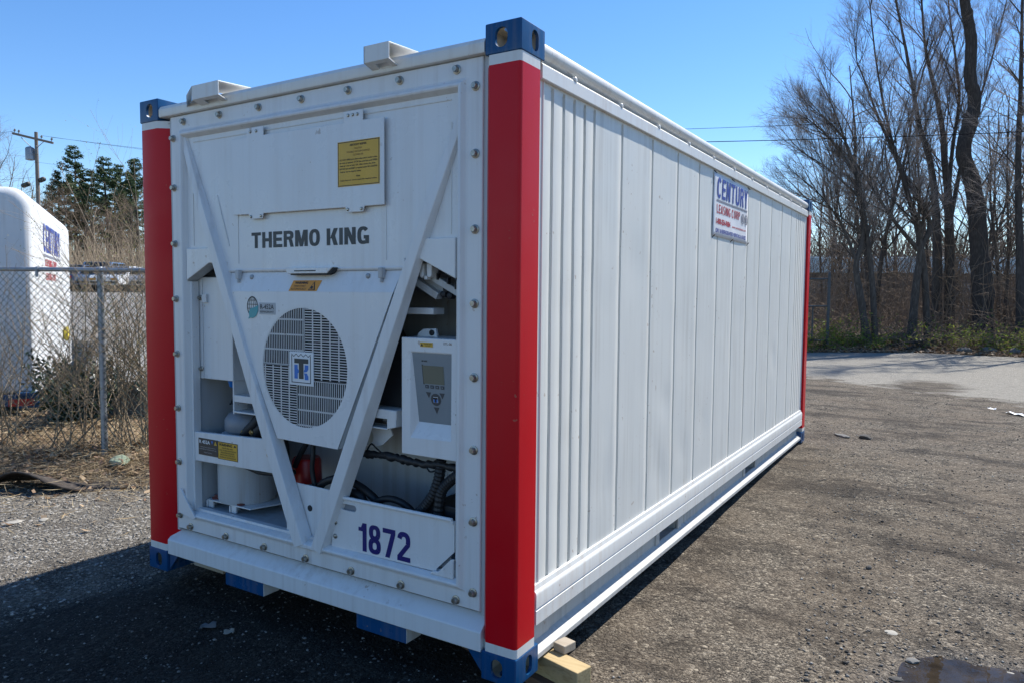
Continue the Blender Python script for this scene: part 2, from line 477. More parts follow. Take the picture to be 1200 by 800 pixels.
def ground_material():
    m, nt, b = base_mat("yard_ground")
    pos = geo_pos(nt)
    sep = node(nt, "ShaderNodeSeparateXYZ"); nt.links.new(pos, sep.inputs[0])
    x, y = sep.outputs[0], sep.outputs[1]
    n_big = noise(nt, 0.35, 5, 0.6, pos)
    n_mid = noise(nt, 1.6, 6, 0.65, pos)
    n_sm = noise(nt, 9.0, 6, 0.7, pos)
    n_fine = noise(nt, 70.0, 3, 0.65, pos)
    def cells(scale):
        v = node(nt, "ShaderNodeTexVoronoi"); v.inputs["Scale"].default_value = scale
        nt.links.new(pos, v.inputs["Vector"])
        s = node(nt, "ShaderNodeSeparateColor"); nt.links.new(v.outputs["Color"], s.inputs[0])
        return s.outputs[0], v.outputs["Distance"]
    c1, d1 = cells(60.0)
    c2, d2 = cells(150.0)
    # crushed dark asphalt with pale chips
    grit = ramp(nt, c1, [(0.0, (0.016, 0.015, 0.013)), (0.40, (0.078, 0.068, 0.056)), (0.70, (0.150, 0.131, 0.106)), (0.88, (0.25, 0.222, 0.18)), (0.97, (0.52, 0.475, 0.39))])
    grit2 = ramp(nt, c2, [(0.0, (0.012, 0.011, 0.010)), (0.55, (0.112, 0.098, 0.080)), (0.95, (0.43, 0.39, 0.32))])
    dark = mixc(nt, ramp(nt, n_sm, [(0.35, 0.0), (0.65, 1.0)]), grit, grit2)
    dark = mixc(nt, ramp(nt, n_mid, [(0.38, 0.0), (0.62, 0.5)]), dark, (0.18, 0.147, 0.110))
    dark = mixc(nt, ramp(nt, n_big, [(0.50, 0.0), (0.66, 0.5)]), dark, mixc(nt, 1.0, dark, (0.5, 0.49, 0.49), 'MULTIPLY'))
    blot = noise(nt, 3.6, 6, 0.72, pos, 0.6)
    dark = mixc(nt, ramp(nt, blot, [(0.50, 0.0), (0.64, 0.85)]), dark, mixc(nt, 1.0, dark, (0.40, 0.39, 0.385), 'MULTIPLY'))
    strk = noise(nt, 1.0, 5, 0.65, mapping(nt, pos, (0.55, 1.9, 1.0)), 0.4)
    dark = mixc(nt, ramp(nt, strk, [(0.51, 0.0), (0.62, 0.9)]), dark, mixc(nt, 1.0, dark, (0.42, 0.41, 0.41), 'MULTIPLY'))
    dark = mixc(nt, ramp(nt, strk, [(0.28, 0.5), (0.40, 0.0)]), dark, (0.21, 0.185, 0.145))
    dark = mixc(nt, 1.0, dark, (0.95, 0.905, 0.85), 'MULTIPLY')
    # pale worn pavement further back
    pale = mixc(nt, ramp(nt, n_sm, [(0.3, 0.0), (0.7, 1.0)]), (0.25, 0.232, 0.195), (0.36, 0.335, 0.285))
    pale = mixc(nt, math_n(nt, 'MULTIPLY', ramp(nt, c1, [(0.55, 0.0), (1.0, 1.0)]), 0.4), pale, (0.16, 0.15, 0.135))
    # line through (-1.3,13.7) (2.27,11.3): s > 0 beyond it
    s = math_n(nt, 'ADD', math_n(nt, 'MULTIPLY', x, 0.56), math_n(nt, 'MULTIPLY', y, 0.83))
    s = math_n(nt, 'SUBTRACT', s, 10.75)
    s = math_n(nt, 'ADD', s, math_n(nt, 'MULTIPLY', math_n(nt, 'SUBTRACT', n_mid, 0.5), 3.2))
    s = math_n(nt, 'ADD', s, math_n(nt, 'MULTIPLY', math_n(nt, 'SUBTRACT', n_sm, 0.5), 1.2))
    far = ramp(nt, math_n(nt, 'ADD', math_n(nt, 'MULTIPLY', s, 0.9), 0.5), [(0.25, 0.0), (0.75, 1.0)])
    col = mixc(nt, far, dark, pale)
    sx_ = math_n(nt, 'SUBTRACT', x, 0.85); sy_ = math_n(nt, 'SUBTRACT', y, 13.2)
    sr_ = math_n(nt, 'ADD', math_n(nt, 'MULTIPLY', math_n(nt, 'MULTIPLY', sx_, sx_), 1.6), math_n(nt, 'MULTIPLY', math_n(nt, 'MULTIPLY', sy_, sy_), 0.35))
    sr_ = math_n(nt, 'ADD', sr_, math_n(nt, 'MULTIPLY', math_n(nt, 'SUBTRACT', n_mid, 0.5), 2.2))
    col = mixc(nt, ramp(nt, sr_, [(0.25, 0.9), (0.9, 0.0)]), col, mixc(nt, 1.0, dark, (0.7, 0.68, 0.66), 'MULTIPLY'))
    # pale gravel shoulder and earth on the fence side
    g = math_n(nt, 'ADD', math_n(nt, 'MULTIPLY', x, -1.0), math_n(nt, 'MULTIPLY', math_n(nt, 'SUBTRACT', n_mid, 0.5), 1.4))
    shoulder = ramp(nt, math_n(nt, 'MULTIPLY', g, 0.2), [(0.585, 0.0), (0.655, 1.0)])  # pale gravel ends at the container's shadow edge, so shaded ground is coloured darker
    gp = ramp(nt, c1, [(0.0, (0.10, 0.092, 0.08)), (0.45, (0.15, 0.135, 0.112)), (0.85, (0.27, 0.245, 0.205)), (0.97, (0.48, 0.46, 0.42))])
    gp = mixc(nt, ramp(nt, n_mid, [(0.5, 0.0), (0.72, 0.7)]), gp, (0.085, 0.075, 0.065))
    col = mixc(nt, shoulder, col, gp)
    # line along the fence: q > 0 on the fence side of the straw edge
    q = math_n(nt, 'ADD', math_n(nt, 'MULTIPLY', x, -0.527), math_n(nt, 'MULTIPLY', y, 0.85))
    q = math_n(nt, 'ADD', math_n(nt, 'SUBTRACT', q, 3.25), math_n(nt, 'MULTIPLY', math_n(nt, 'SUBTRACT', n_mid, 0.5), 1.2))
    leftside = ramp(nt, math_n(nt, 'MULTIPLY', x, -0.2), [(0.55, 0.0), (0.62, 1.0)])
    earth = math_n(nt, 'MULTIPLY', ramp(nt, math_n(nt, 'ADD', q, 0.4), [(0.3, 0.0), (0.75, 1.0)]), leftside)
    ec = mixc(nt, ramp(nt, n_sm, [(0.3, 0.0), (0.7, 1.0)]), (0.095, 0.068, 0.042), (0.21, 0.16, 0.10))
    col = mixc(nt, earth, col, ec)
    # woods floor beyond the verge
    vv = math_n(nt, 'SUBTRACT', y, math_n(nt, 'ADD', 23.6, math_n(nt, 'MULTIPLY', math_n(nt, 'MINIMUM', x, 0.0), 0.75)))
    vv = math_n(nt, 'ADD', vv, math_n(nt, 'MULTIPLY', math_n(nt, 'SUBTRACT', n_mid, 0.5), 1.0))
    woods = ramp(nt, math_n(nt, 'ADD', vv, 0.5), [(0.3, 0.0), (0.7, 1.0)])
    col = mixc(nt, woods, col, mixc(nt, ramp(nt, n_mid, [(0.35, 0.0), (0.65, 1.0)]), (0.085, 0.065, 0.045), (0.17, 0.13, 0.09)))
    # painted shade: ground darkened in front of the container, deepening its shadow
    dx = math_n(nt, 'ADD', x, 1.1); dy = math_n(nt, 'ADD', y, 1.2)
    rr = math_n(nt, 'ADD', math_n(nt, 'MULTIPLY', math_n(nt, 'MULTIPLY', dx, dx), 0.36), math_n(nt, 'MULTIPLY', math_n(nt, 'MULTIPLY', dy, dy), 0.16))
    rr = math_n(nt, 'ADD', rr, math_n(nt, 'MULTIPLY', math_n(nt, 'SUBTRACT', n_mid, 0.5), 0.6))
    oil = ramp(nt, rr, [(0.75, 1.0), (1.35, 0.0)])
    front_shade_c = mixc(nt, 1.0, col, (0.20, 0.20, 0.20), 'MULTIPLY')
    col = mixc(nt, math_n(nt, 'MULTIPLY', oil, 0.95), col, front_shade_c)
    # damp stain round the puddle
    px = math_n(nt, 'SUBTRACT', x, 1.75); py = math_n(nt, 'SUBTRACT', y, 1.0)
    pr = math_n(nt, 'ADD', math_n(nt, 'MULTIPLY', math_n(nt, 'MULTIPLY', px, px), 2.0), math_n(nt, 'MULTIPLY', math_n(nt, 'MULTIPLY', py, py), 2.0))
    pr = math_n(nt, 'ADD', pr, math_n(nt, 'MULTIPLY', math_n(nt, 'SUBTRACT', n_sm, 0.5), 0.8))
    wet = ramp(nt, pr, [(0.45, 1.0), (0.95, 0.0)])
    col = mixc(nt, math_n(nt, 'MULTIPLY', wet, 0.7), col, mixc(nt, 1.0, col, (0.45, 0.43, 0.42), 'MULTIPLY'))
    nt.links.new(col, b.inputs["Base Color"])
    rg = math_n(nt, 'SUBTRACT', 0.92, math_n(nt, 'MULTIPLY', wet, 0.6))
    nt.links.new(rg, b.inputs["Roughness"])
    b.inputs["Specular IOR Level"].default_value = 0.25
    h = math_n(nt, 'ADD', math_n(nt, 'MULTIPLY', d1, -0.9), math_n(nt, 'MULTIPLY', n_fine, 0.6))
    h = math_n(nt, 'ADD', h, math_n(nt, 'MULTIPLY', d2, -0.4))
    p = bump(nt, b, h, 0.9, 0.016)
    bump(nt, b, n_sm, 0.7, 0.06, p)
    return m
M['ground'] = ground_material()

def lot_material():
    m, nt, b = base_mat("upper_lot_pavement")
    pos = geo_pos(nt)
    a = noise(nt, 0.5, 6, 0.65, pos); c = noise(nt, 6, 5, 0.7, pos)
    col = mixc(nt, ramp(nt, a, [(0.35, 0.0), (0.65, 1.0)]), (0.20, 0.195, 0.185), (0.255, 0.25, 0.235))
    col = mixc(nt, math_n(nt, 'MULTIPLY', ramp(nt, c, [(0.4, 0.0), (0.7, 1.0)]), 0.4), col, (0.15, 0.145, 0.14))
    nt.links.new(col, b.inputs["Base Color"])
    b.inputs["Roughness"].default_value = 0.9
    bump(nt, b, c, 0.3, 0.01)
    return m
M['lot'] = lot_material()

def concrete(name, a, b_):
    m, nt, b = base_mat(name)
    co = obj_co(nt)
    n1 = noise(nt, 2.0, 6, 0.7, co); n2 = noise(nt, 40, 3, 0.6, co)
    nt.links.new(ramp(nt, n1, [(0.3, a), (0.7, b_)]), b.inputs["Base Color"])
    b.inputs["Roughness"].default_value = 0.9
    bump(nt, b, n2, 0.4, 0.006)
    return m
M['concrete'] = concrete("old_concrete", (0.16, 0.155, 0.145), (0.26, 0.25, 0.235))

def water_material():
    m, nt, b = base_mat("puddle_water")
    pos = geo_pos(nt)
    mud = noise(nt, 7, 5, 0.6, pos)
    nt.links.new(ramp(nt, mud, [(0.35, (0.020, 0.016, 0.012)), (0.7, (0.05, 0.038, 0.026))]), b.inputs["Base Color"])
    b.inputs["Roughness"].default_value = 0.03
    b.inputs["IOR"].default_value = 1.33
    b.inputs["Specular IOR Level"].default_value = 0.5
    bump(nt, b, noise(nt, 14, 2, 0.5, pos), 0.05, 0.01)
    return m
M['water'] = water_material()

# ------------------------------------------------------------------ text
def text(body, parent, mat, p0, ex, ez, w, h, name="lettering", bold=0.0, depth=0.0004, spacing=1.0, align_bl=True):
    """body laid out in a box w x h; p0 = lower-left corner, ex = reading direction, ez = up"""
    cu = bpy.data.curves.new("lettering_curve", 'FONT')
    cu.body = body; cu.size = 1.0; cu.offset = bold; cu.resolution_u = 3
    cu.space_character = spacing
    cu.align_x = 'CENTER' if '\n' in body else 'LEFT'
    tmp = bpy.data.objects.new("lettering_tmp", cu)
    COL.objects.link(tmp)
    dg = bpy.context.evaluated_depsgraph_get()
    me = bpy.data.meshes.new_from_object(tmp.evaluated_get(dg))
    bpy.data.objects.remove(tmp); bpy.data.curves.remove(cu)
    n = len(me.vertices)
    co = np.empty(n * 3, np.float32); me.vertices.foreach_get("co", co); co = co.reshape(-1, 3)
    mn, mx = co.min(0), co.max(0)
    a = (co[:, 0] - mn[0]) / max(1e-6, mx[0] - mn[0]) * w
    c = (co[:, 1] - mn[1]) / max(1e-6, mx[1] - mn[1]) * h
    ex = np.array(Vector(ex).normalized()); ez = np.array(Vector(ez).normalized()); nn = np.cross(ex, ez)
    P = np.array(p0) + a[:, None] * ex + c[:, None] * ez + nn * depth
    me.vertices.foreach_set("co", P.astype(np.float32).ravel())
    me.materials.clear()
    return link_mesh(name, me, mat, parent)

FX, FZ = (1, 0, 0), (0, 0, 1)           # reading on the front face
# drawn grotesque capitals for the large lettering: polygons in a box of height 1
def _ring(cx, cy, rx, ry, s, b, a0=0, a1=360, n=36, ex=2.5):
    out = []
    n = max(4, int(n * abs(a1 - a0) / 360))
    def pt(r_x, r_y, a):
        c, s_ = math.cos(a), math.sin(a)
        return (cx + r_x * math.copysign(abs(c) ** (2 / ex), c), cy + r_y * math.copysign(abs(s_) ** (2 / ex), s_))
    for i in range(n):
        p, q = R_(a0 + (a1 - a0) * i / n), R_(a0 + (a1 - a0) * (i + 1) / n)
        out.append([pt(rx - s, ry - b, p), pt(rx, ry, p), pt(rx, ry, q), pt(rx - s, ry - b, q)])
    return out
def _rc(x0, y0, x1, y1): return [(x0, y0), (x1, y0), (x1, y1), (x0, y1)]
def _dg(xa, ya, xb, yb, h): return [(xa, ya), (xa + h, ya), (xb + h, yb), (xb, yb)]
def glyph(c, s, b, w):
    if c == 'T': return [_rc(0, 1 - b, w, 1), _rc((w - s) / 2, 0, (w + s) / 2, 1 - b)], w
    if c == 'H': return [_rc(0, 0, s, 1), _rc(w - s, 0, w, 1), _rc(s, .5 - b / 2, w - s, .5 + b / 2)], w
    if c == 'E': return [_rc(0, 0, s, 1), _rc(s, 0, w * .92, b), _rc(s, .5 - b / 2, w * .86, .5 + b / 2), _rc(s, 1 - b, w * .92, 1)], w * .92
    if c == 'L': return [_rc(0, 0, s, 1), _rc(s, 0, w * .88, b)], w * .88
    if c == 'I': return [_rc(0, 0, s, 1)], s
    if c in 'RP':
        g = [_rc(0, 0, s, 1), _rc(s, 1 - b, w * .5, 1), _rc(s, .44, w * .5, .44 + b)] + _ring(w * .5, (1 + .44) / 2, w * .48, .28, s, b, -90, 90)
        if c == 'R': g.append(_dg(w - s * 1.02, 0, w * .50, .46, s * 1.02))
        return g, w
    if c == 'M': W2 = w * 1.22; return [_rc(0, 0, s, 1), _rc(W2 - s, 0, W2, 1), _dg(W2 / 2 - s * .5, 0.0, s * .35, 1, s * .95), _dg(W2 / 2 - s * .5, 0.0, W2 - s * 1.30, 1, s * .95)], W2
    if c == 'N': return [_rc(0, 0, s, 1), _rc(w - s, 0, w, 1), _dg(w - s * 1.12, 0, s * .05, 1, s * 1.1)], w
    if c == 'K': return [_rc(0, 0, s, 1), _dg(s * .95, .40, w - s * 1.1, 1, s * 1.15), _dg(w - s * 1.15, 0, s * 1.15, .58, s * 1.18)], w
    if c == 'Y': return [_rc((w - s) / 2, 0, (w + s) / 2, .42), _dg((w - s) / 2, .40, -w * .02, 1, s * 1.08), _dg((w - s) / 2, .40, w * 1.02 - s * 1.08, 1, s * 1.0)], w
    if c == 'A': return [_dg(0, 0, w / 2 - s * .55, 1, s * 1.05), _dg(w - s * 1.05, 0, w / 2 - s * .5, 1, s * 1.05), _rc(w * .25, .22, w * .75, .22 + b)], w
    if c == 'O' or c == '0': return _ring(w / 2, .5, w / 2, .51, s, b), w
    if c == 'C': return _ring(w / 2, .5, w / 2, .51, s, b, 38, 322), w
    if c == 'G': return _ring(w / 2, .5, w / 2, .51, s, b, 38, 300) + [_rc(w - s, 0.02, w, .50), _rc(w * .55, .50 - b, w - s, .50), _rc(w * .62, 0, w - s, b * .9)], w
    if c == 'U': return [_rc(0, .35, s, 1), _rc(w - s, .35, w, 1)] + _ring(w / 2, .36, w / 2, .37, s, b, 180, 360), w
    if c == 'S': return _ring(w / 2, .735, w * .49, .275, s, b, 25, 270) + _ring(w / 2, .275, w / 2, .285, s, b, 90, -155), w
    if c == '8': return _ring(w / 2, .745, w * .46, .265, s, b * .9) + _ring(w / 2, .275, w / 2, .285, s, b), w
    if c == '1': return [_rc(w * .42, 0, w * .42 + s, 1), _rc(w * .08, .70, w * .42, .70 + b * .85), _dg(w * .28, .82, w * .42, 1, s * .4)], w * .42 + s
    if c == '7': return [_rc(0, 1 - b, w, 1), _dg(w * .20, 0, w - s * 1.05, 1 - b, s * 1.05)], w
    if c == '2': return _ring(w / 2, .70, w / 2, .31, s, b, 170, -28) + [_rc(0, 0, w, b), [(0, b), (s * 1.15, b), (w - .01, .56), (w - s * 1.0, .60)]], w
    return [], w * .55
def letters(body, parent, mat, p0, ex, ez, w, h, stem=.2, bar=.16, cw=.62, gap=.10, name="lettering", warp=None):
    polys, x = [], 0.0
    for ch in body:
        if ch == ' ': x += cw * .50; continue
        g, adv = glyph(ch, stem, bar, cw)
        for p in g: polys.append([(a + x, c_) for a, c_ in p])
        x += adv + gap
    tot = x - gap
    ex = Vector(ex).normalized(); ez = Vector(ez).normalized(); nn = ex.cross(ez); p0 = Vector(p0)
    mb = MB()
    for i, p in enumerate(polys):
        ar = sum(p[k][0] * p[(k + 1) % len(p)][1] - p[(k + 1) % len(p)][0] * p[k][1] for k in range(len(p)))
        if ar < 0: p = p[::-1]
        mb.add([p0 + ex * (a / tot * w) + ez * (c_ * h) + nn * (.0004 + .00004 * (i % 9)) for a, c_ in p], [tuple(range(len(p)))])
    if warp:
        mb.v = [warp(v) for v in mb.v]
    return mb.build(name, mat, parent)

# ================================================================== the container
GZ = 0.10                                # container underside above the yard
W_, L_, H_ = 2.438, 6.058, 2.591
box = thing("refrigerated_container", "long white refrigerated shipping container with red corner posts and blue corner castings, standing on timber", "shipping container", (0, 0, GZ))

# ---- corner castings (boolean-cut, inside painted cream)
def casting(name, x0, x1, y0, y1, z0, z1, sx, sy, up):
    bm = bmesh.new()
    bmesh.ops.create_cube(bm, size=1.0)
    for v in bm.verts:
        v.co = ((x0 + x1) / 2 + v.co.x * (x1 - x0), (y0 + y1) / 2 + v.co.y * (y1 - y0), (z0 + z1) / 2 + v.co.z * (z1 - z0))
    bmesh.ops.bevel(bm, geom=list(bm.edges), offset=0.007, segments=3, affect='EDGES', profile=0.6)
    me = bpy.data.meshes.new("tmp"); bm.to_mesh(me); bm.free()
    body = bpy.data.objects.new("tmp", me); COL.objects.link(body)
    zc = (z0 + z1) / 2
    cut = MB()
    cavity = MB(); t = 0.014
    cavity.box(x0 + t, x1 - t, y0 + t, y1 - t, z0 + t, z1 - t)
    cut1 = MB(); cut2 = MB()
    yf = y0 if sy < 0 else y1
    xf = x1 if sx > 0 else x0
    xc = (x0 + x1) / 2; yc = (y0 + y1) / 2
    cut1.prism(stadium(xc - 0.008 * sx, zc, 0.056, 0.076), 'y', yf - 0.04, yf + 0.04)
    cut2.prism([(p[0], p[1]) for p in stadium(yc + 0.012 * (1 if sy < 0 else -1), zc, 0.052, 0.080)], 'x', xf - 0.04, xf + 0.04)
    zt = z1 if up else z0
    cut3 = MB(); cut3.prism(stadium(xc, yc, 0.06, 0.11), 'z', zt - 0.04, zt + 0.04)
    tmp = []
    for k, mb in enumerate((cavity, cut1, cut2, cut3)):
        o = mb.build("tmpc", [M['cavity']]); tmp.append(o)
        bb = bmesh.new(); bb.from_mesh(o.data); bmesh.ops.recalc_face_normals(bb, faces=bb.faces); bb.to_mesh(o.data); bb.free()
        md = body.modifiers.new("b%d" % k, 'BOOLEAN'); md.operation = 'DIFFERENCE'; md.object = o; md.solver = 'EXACT'
    dg = bpy.context.evaluated_depsgraph_get()
    out = bpy.data.meshes.new_from_object(body.evaluated_get(dg))
    for o in tmp + [body]: bpy.data.objects.remove(o)
    out.materials.clear()
    e = 0.006
    idx = []
    for p in out.polygons:
        c = p.center
        inside = (x0 + e < c.x < x1 - e) and (y0 + e < c.y < y1 - e) and (z0 + e < c.z < z1 - e)
        deep = (x0 + t - .002 < c.x < x1 - t + .002) and (y0 + t - .002 < c.y < y1 - t + .002) and (z0 + t - .002 < c.z < z1 - t + .002)
        idx.append(1 if deep else 0)
    out.polygons.foreach_set("material_index", idx)
    return link_mesh(name, out, [M['blue'], M['cavity']], box, smooth=30)
for sx in (1, -1):
    for sy in (-1, 1):
        for up in (0, 1):
            x0, x1 = (-0.162, 0.0) if sx > 0 else (-W_, -W_ + 0.162)
            y0, y1 = (0.0, 0.178) if sy < 0 else (L_ - 0.178, L_)
            z0, z1 = (0.0, 0.118) if not up else (H_ - 0.118, H_)
            g = 0.003
            casting("corner_casting", x0 - (g if sx < 0 else 0), x1 + (g if sx > 0 else 0), y0 - (g if sy < 0 else 0), y1 + (g if sy > 0 else 0), z0, z1, sx, sy, up)

# ---- corner posts: red with white bands
ZB = [(0.1185, 0.156, 1), (0.156, 2.434, 0), (2.434, 2.4725, 1)]
def post(pts):
    mb = MB()
    n = len(pts)
    zs = [0.1185, 0.156, 2.434, 2.4725]
    V = [(p[0], p[1], z) for z in zs for p in pts]
    F, mi = [], []
    area = sum(pts[i][0] * pts[(i + 1) % n][1] - pts[(i + 1) % n][0] * pts[i][1] for i in range(n))
    for k in range(3):
        for i in range(n):
            j = (i + 1) % n
            f = (k * n + i, k * n + j, (k + 1) * n + j, (k + 1) * n + i)
            if area < 0: f = tuple(reversed(f))
            mb.f.append(f); mb.m.append(ZB[k][2])
    top = tuple(3 * n + i for i in range(n)); bot = tuple(range(n))
    mb.f += [top if area > 0 else top[::-1], bot[::-1] if area > 0 else bot]; mb.m += [1, 1]
    mb.v = V
    return mb.build("corner_post", [M['red'], M['rail']], box, smooth=40)
def rounded(pts, i, r, n=4):
    """round corner i of a polygon"""
    p = Vector(pts[i]); a = (Vector(pts[i - 1]) - p).normalized(); b = (Vector(pts[(i + 1) % len(pts)]) - p).normalized()
    s = [tuple(p + a * r * (1 - t) ** 2 + b * r * t ** 2) for t in [k / n for k in range(n + 1)]]
    return pts[:i] + s + pts[i + 1:]
pr = rounded([(0, 0), (0, .146), (-.06, .146), (-.167, .10), (-.167, .028), (-.143, 0)], 0, 0.016)
post(pr)
pl = [(-W_ - x if False else -W_ + (-x), y) for x, y in [(0, 0), (0, .146), (-.06, .146), (-.217, .16), (-.217, .05), (-.150, 0)]]
post(rounded(pl, 0, 0.016))
for s in (1, -1):
    q = [(0, L_), (0, L_ - .135), (-.05, L_ - .135), (-.16, L_ - .05), (-.16, L_)]
    if s < 0: q = [(-W_ - x, y) for x, y in q]
    post(rounded(q, 0, 0.012))

# ---- top and bottom side rails, skirts, walls (right side modelled, left mirrored)
def mirror_mesh(o):
    me = o.data.copy()
    co = np.empty(len(me.vertices) * 3, np.float32); me.vertices.foreach_get("co", co)
    co = co.reshape(-1, 3); co[:, 0] = -W_ - co[:, 0]; me.vertices.foreach_set("co", co.ravel())
    me.flip_normals()
    q = o.copy(); q.data = me; COL.objects.link(q); q.parent = box
    return q
y0r, y1r = 0.172, L_ - 0.172
prof = [(-0.35, 2.560), (-0.085, 2.560)]
for k in range(0, 11):
    a = R_(90 - 18 * k)
    prof.append((-0.037 + 0.034 * math.cos(a), 2.527 + 0.034 * math.sin(a)))
prof += [(-0.045, 2.492), (-0.045, 2.484), (-0.012, 2.473), (-0.004, 2.464), (-0.004, 2.412), (-0.007, 2.409), (-0.030, 2.409)]
mb = MB(); mb.strip(prof[::-1], y0r, y1r)
mb.add([(p[0], y1r, p[1]) for p in prof], [tuple(range(len(prof)))])
mb.add([(p[0], y0r, p[1]) for p in prof], [tuple(reversed(range(len(prof))))])
tr = mb.build("top_side_rail", M['rail'], box, smooth=35); mirror_mesh(tr)
# rivets along the recess of the rail
rv = MB(); rv.lathe((0, 0, 0), [(0.0125, -0.012), (0.0125, 0.004), (0.009, 0.007), (0.003, 0.008)], 10, axis='x')
rv_me = None
for yy in [0.462, 0.957, 1.47, 1.98, 2.49, 3.00, 3.51, 4.017, 4.51, 5.007, 5.5]:
    if rv_me is None:
        ro = rv.build("rivet", M['rail'], box, smooth=30); rv_me = ro.data
    else:
        ro = bpy.data.objects.new("rivet", rv_me); COL.objects.link(ro); ro.parent = box
    ro.location = (-0.008, yy, 2.4745)

# side wall sheet with pressed grooves and slight waviness
GR = [.286, .387, .488, .589, .690, 1.007, 1.422, 1.835, 2.245, 2.665, 3.079, 3.475, 3.873, 4.285, 4.700, 5.114, 5.375, 5.470, 5.565, 5.662, 5.757]
cols = [(0.146, 0.0, 0), (0.205, 0.0, 0), (0.206, 0.004, 0), (0.214, 0.004, 0), (0.215, 0.0, 0)]
prev = 0.215
for g in GR:
    k = max(1, int((g - prev) / 0.05))
    for i in range(1, k): cols.append((prev + (g - prev) * i / k, 0.0, 1))
    cols += [(g - 0.012, 0.0, 0), (g - 0.010, -0.001, 0), (g - 0.006, -0.021, 0), (g + 0.005, -0.021, 0), (g + 0.0135, 0.0, 0), (g + 0.0155, 0.0, 0)]
    prev = g + 0.022
cols += [(5.84, 0.0, 0), (L_ - 0.10, 0.0, 0)]
rows = [0.30, 0.318, 0.332] + [0.36 + i * 0.045 for i in range(45)] + [2.385, 2.40, 2.43]
V, F = [], []
nC, nR = len(cols), len(rows)
def dent(y, z):
    d = 0.0022 * mnoise.noise(Vector((y * 2.1, z * 0.8, 3.1))) + 0.0014 * mnoise.noise(Vector((y * 5.0, z * 4.3, 9.0)))
    for (yy, zz, r, a) in ((0.86, 0.62, 0.07, -.006), (0.88, 0.74, 0.06, -.005), (0.90, 0.86, 0.06, -.004), (1.62, 0.52, .09, -.006), (1.70, 0.95, .06, -.005), (2.03, 0.60, .08, -.006), (2.46, 0.70, .09, -.005), (4.5, 1.05, .07, -.008), (4.52, 0.93, .05, -.006), (3.3, 1.4, .12, -.004), (1.2, 1.7, .14, -.005), (2.05, 1.3, .16, -.005)):
        q = ((y - yy) ** 2 + ((z - zz) * 0.8) ** 2) / (r * r)
        if q < 4: d += .8 * a * math.exp(-q)
    return d
for z in rows:
    edge = 1.0 if 0.33 < z < 2.39 else 0.0
    for (y, d, pan) in cols:
        dd = dent(y, z) * min(1.0, edge) if 0.22 < y < 5.83 else 0.0
        V.append((-0.022 + (d * edge if d < 0 else d) + dd, y, z))
for r in range(nR - 1):
    for c in range(nC - 1):
        F.append((r * nC + c, r * nC + c + 1, (r + 1) * nC + c + 1, (r + 1) * nC + c))
sw = np_mesh("side_wall", V, F, [M['side']], box, smooth=True)
sw.data.set_sharp_from_angle(angle=R_(28))
mirror_mesh(sw)

rs_ = random.Random(12)
mb = MB(); zz = 0.37
pts_ = []
while zz < 2.40:
    pts_.append((-0.0205, 0.1475 + rs_.uniform(-.0015, .0020), zz)); zz += rs_.uniform(.012, .04)
mb.tube(pts_, [rs_.uniform(.0022, .0042) for _ in pts_], 6)
mb.build("sealant_bead", M['bay'], box, smooth=60)
# aluminium skirt along the foot of the wall
sk = [(-0.024, 0.362), (-0.013, 0.360), (-0.009, 0.340), (-0.001, 0.331), (0.001, 0.322), (0.001, 0.266), (-0.005, 0.263), (-0.005, 0.259), (0.001, 0.256), (0.001, 0.198), (-0.003, 0.197), (-0.056, 0.197)]
mb = MB(); mb.strip(sk[::-1], 0.160, 5.893)
mb.add([(p[0], 0.160, p[1]) for p in sk], [tuple(reversed(range(len(sk))))])
mb.add([(p[0], 5.893, p[1]) for p in sk], [tuple(range(len(sk)))])
o = mb.build("side_skirt", M['rail'], box, smooth=30); mirror_mesh(o)

# channel rail with two fork pockets
mb = MB()
PK = [(1.705, 2.035), (3.690, 4.030)]
edges = [0.175, PK[0][0], PK[0][1], PK[1][0], PK[1][1], L_ - 0.175]
xw = -0.050
for a, b in ((edges[0], edges[1]), (edges[2], edges[3]), (edges[4], edges[5])):
    mb.box(xw - 0.008, xw, a, b, 0.0895, 0.196)
for a, b in PK:
    mb.box(xw - 0.008, xw, a, b, 0.190, 0.196)
mb.prism([(xw - 0.008, 0.097), (xw, 0.095), (-0.003, 0.064), (-0.003, 0.042), (xw - 0.008, 0.042)], 'y', 0.176, L_ - 0.176)
mb.box(xw, xw + 0.006, 0.178, 0.36, 0.094, 0.194)
o = mb.build("bottom_side_rail", M['sill'], box, bevel=0.0025); mirror_mesh(o)
for a, b in PK:
    mb = MB()
    for (sx0, sx1) in ((xw - 0.009, xw + 0.010), (-W_ - xw - 0.010, -W_ - xw + 0.009)):
        mb.box(sx0, sx1, a - 0.055, a, 0.092, 0.1935); mb.box(sx0, sx1, b, b + 0.055, 0.092, 0.1935)
    mb.box(-W_ + 0.06, xw - 0.010, a - 0.008, a, 0.086, 0.192); mb.box(-W_ + 0.06, xw - 0.010, b, b + 0.008, 0.086, 0.192)
    mb.box(-W_ + 0.06, xw - 0.010, a - 0.008, b + 0.008, 0.192, 0.198)
    mb.box(-W_ + 0.06, xw - 0.010, a - 0.008, b + 0.008, 0.078, 0.086)
    mb.build("fork_pocket", M['sill'], box, bevel=0.002)
# underside
mb = MB()
mb.box(-W_ + 0.06, -0.06, 0.16, L_ - 0.16, 0.200, 0.230)
for k in range(14):
    y = 0.45 + k * 0.40
    if any(a - 0.06 < y < b + 0.06 for a, b in PK): continue
    mb.box(-W_ + 0.06, -0.06, y, y + 0.05, 0.08, 0.1995)
mb.build("floor_frame", M['bay'], box)
# roof
mb = MB()
mb.box(-W_ + 0.20, -0.20, 0.16, L_ - 0.16, 2.535, 2.565)
mb.build("roof", M['rail'], box)
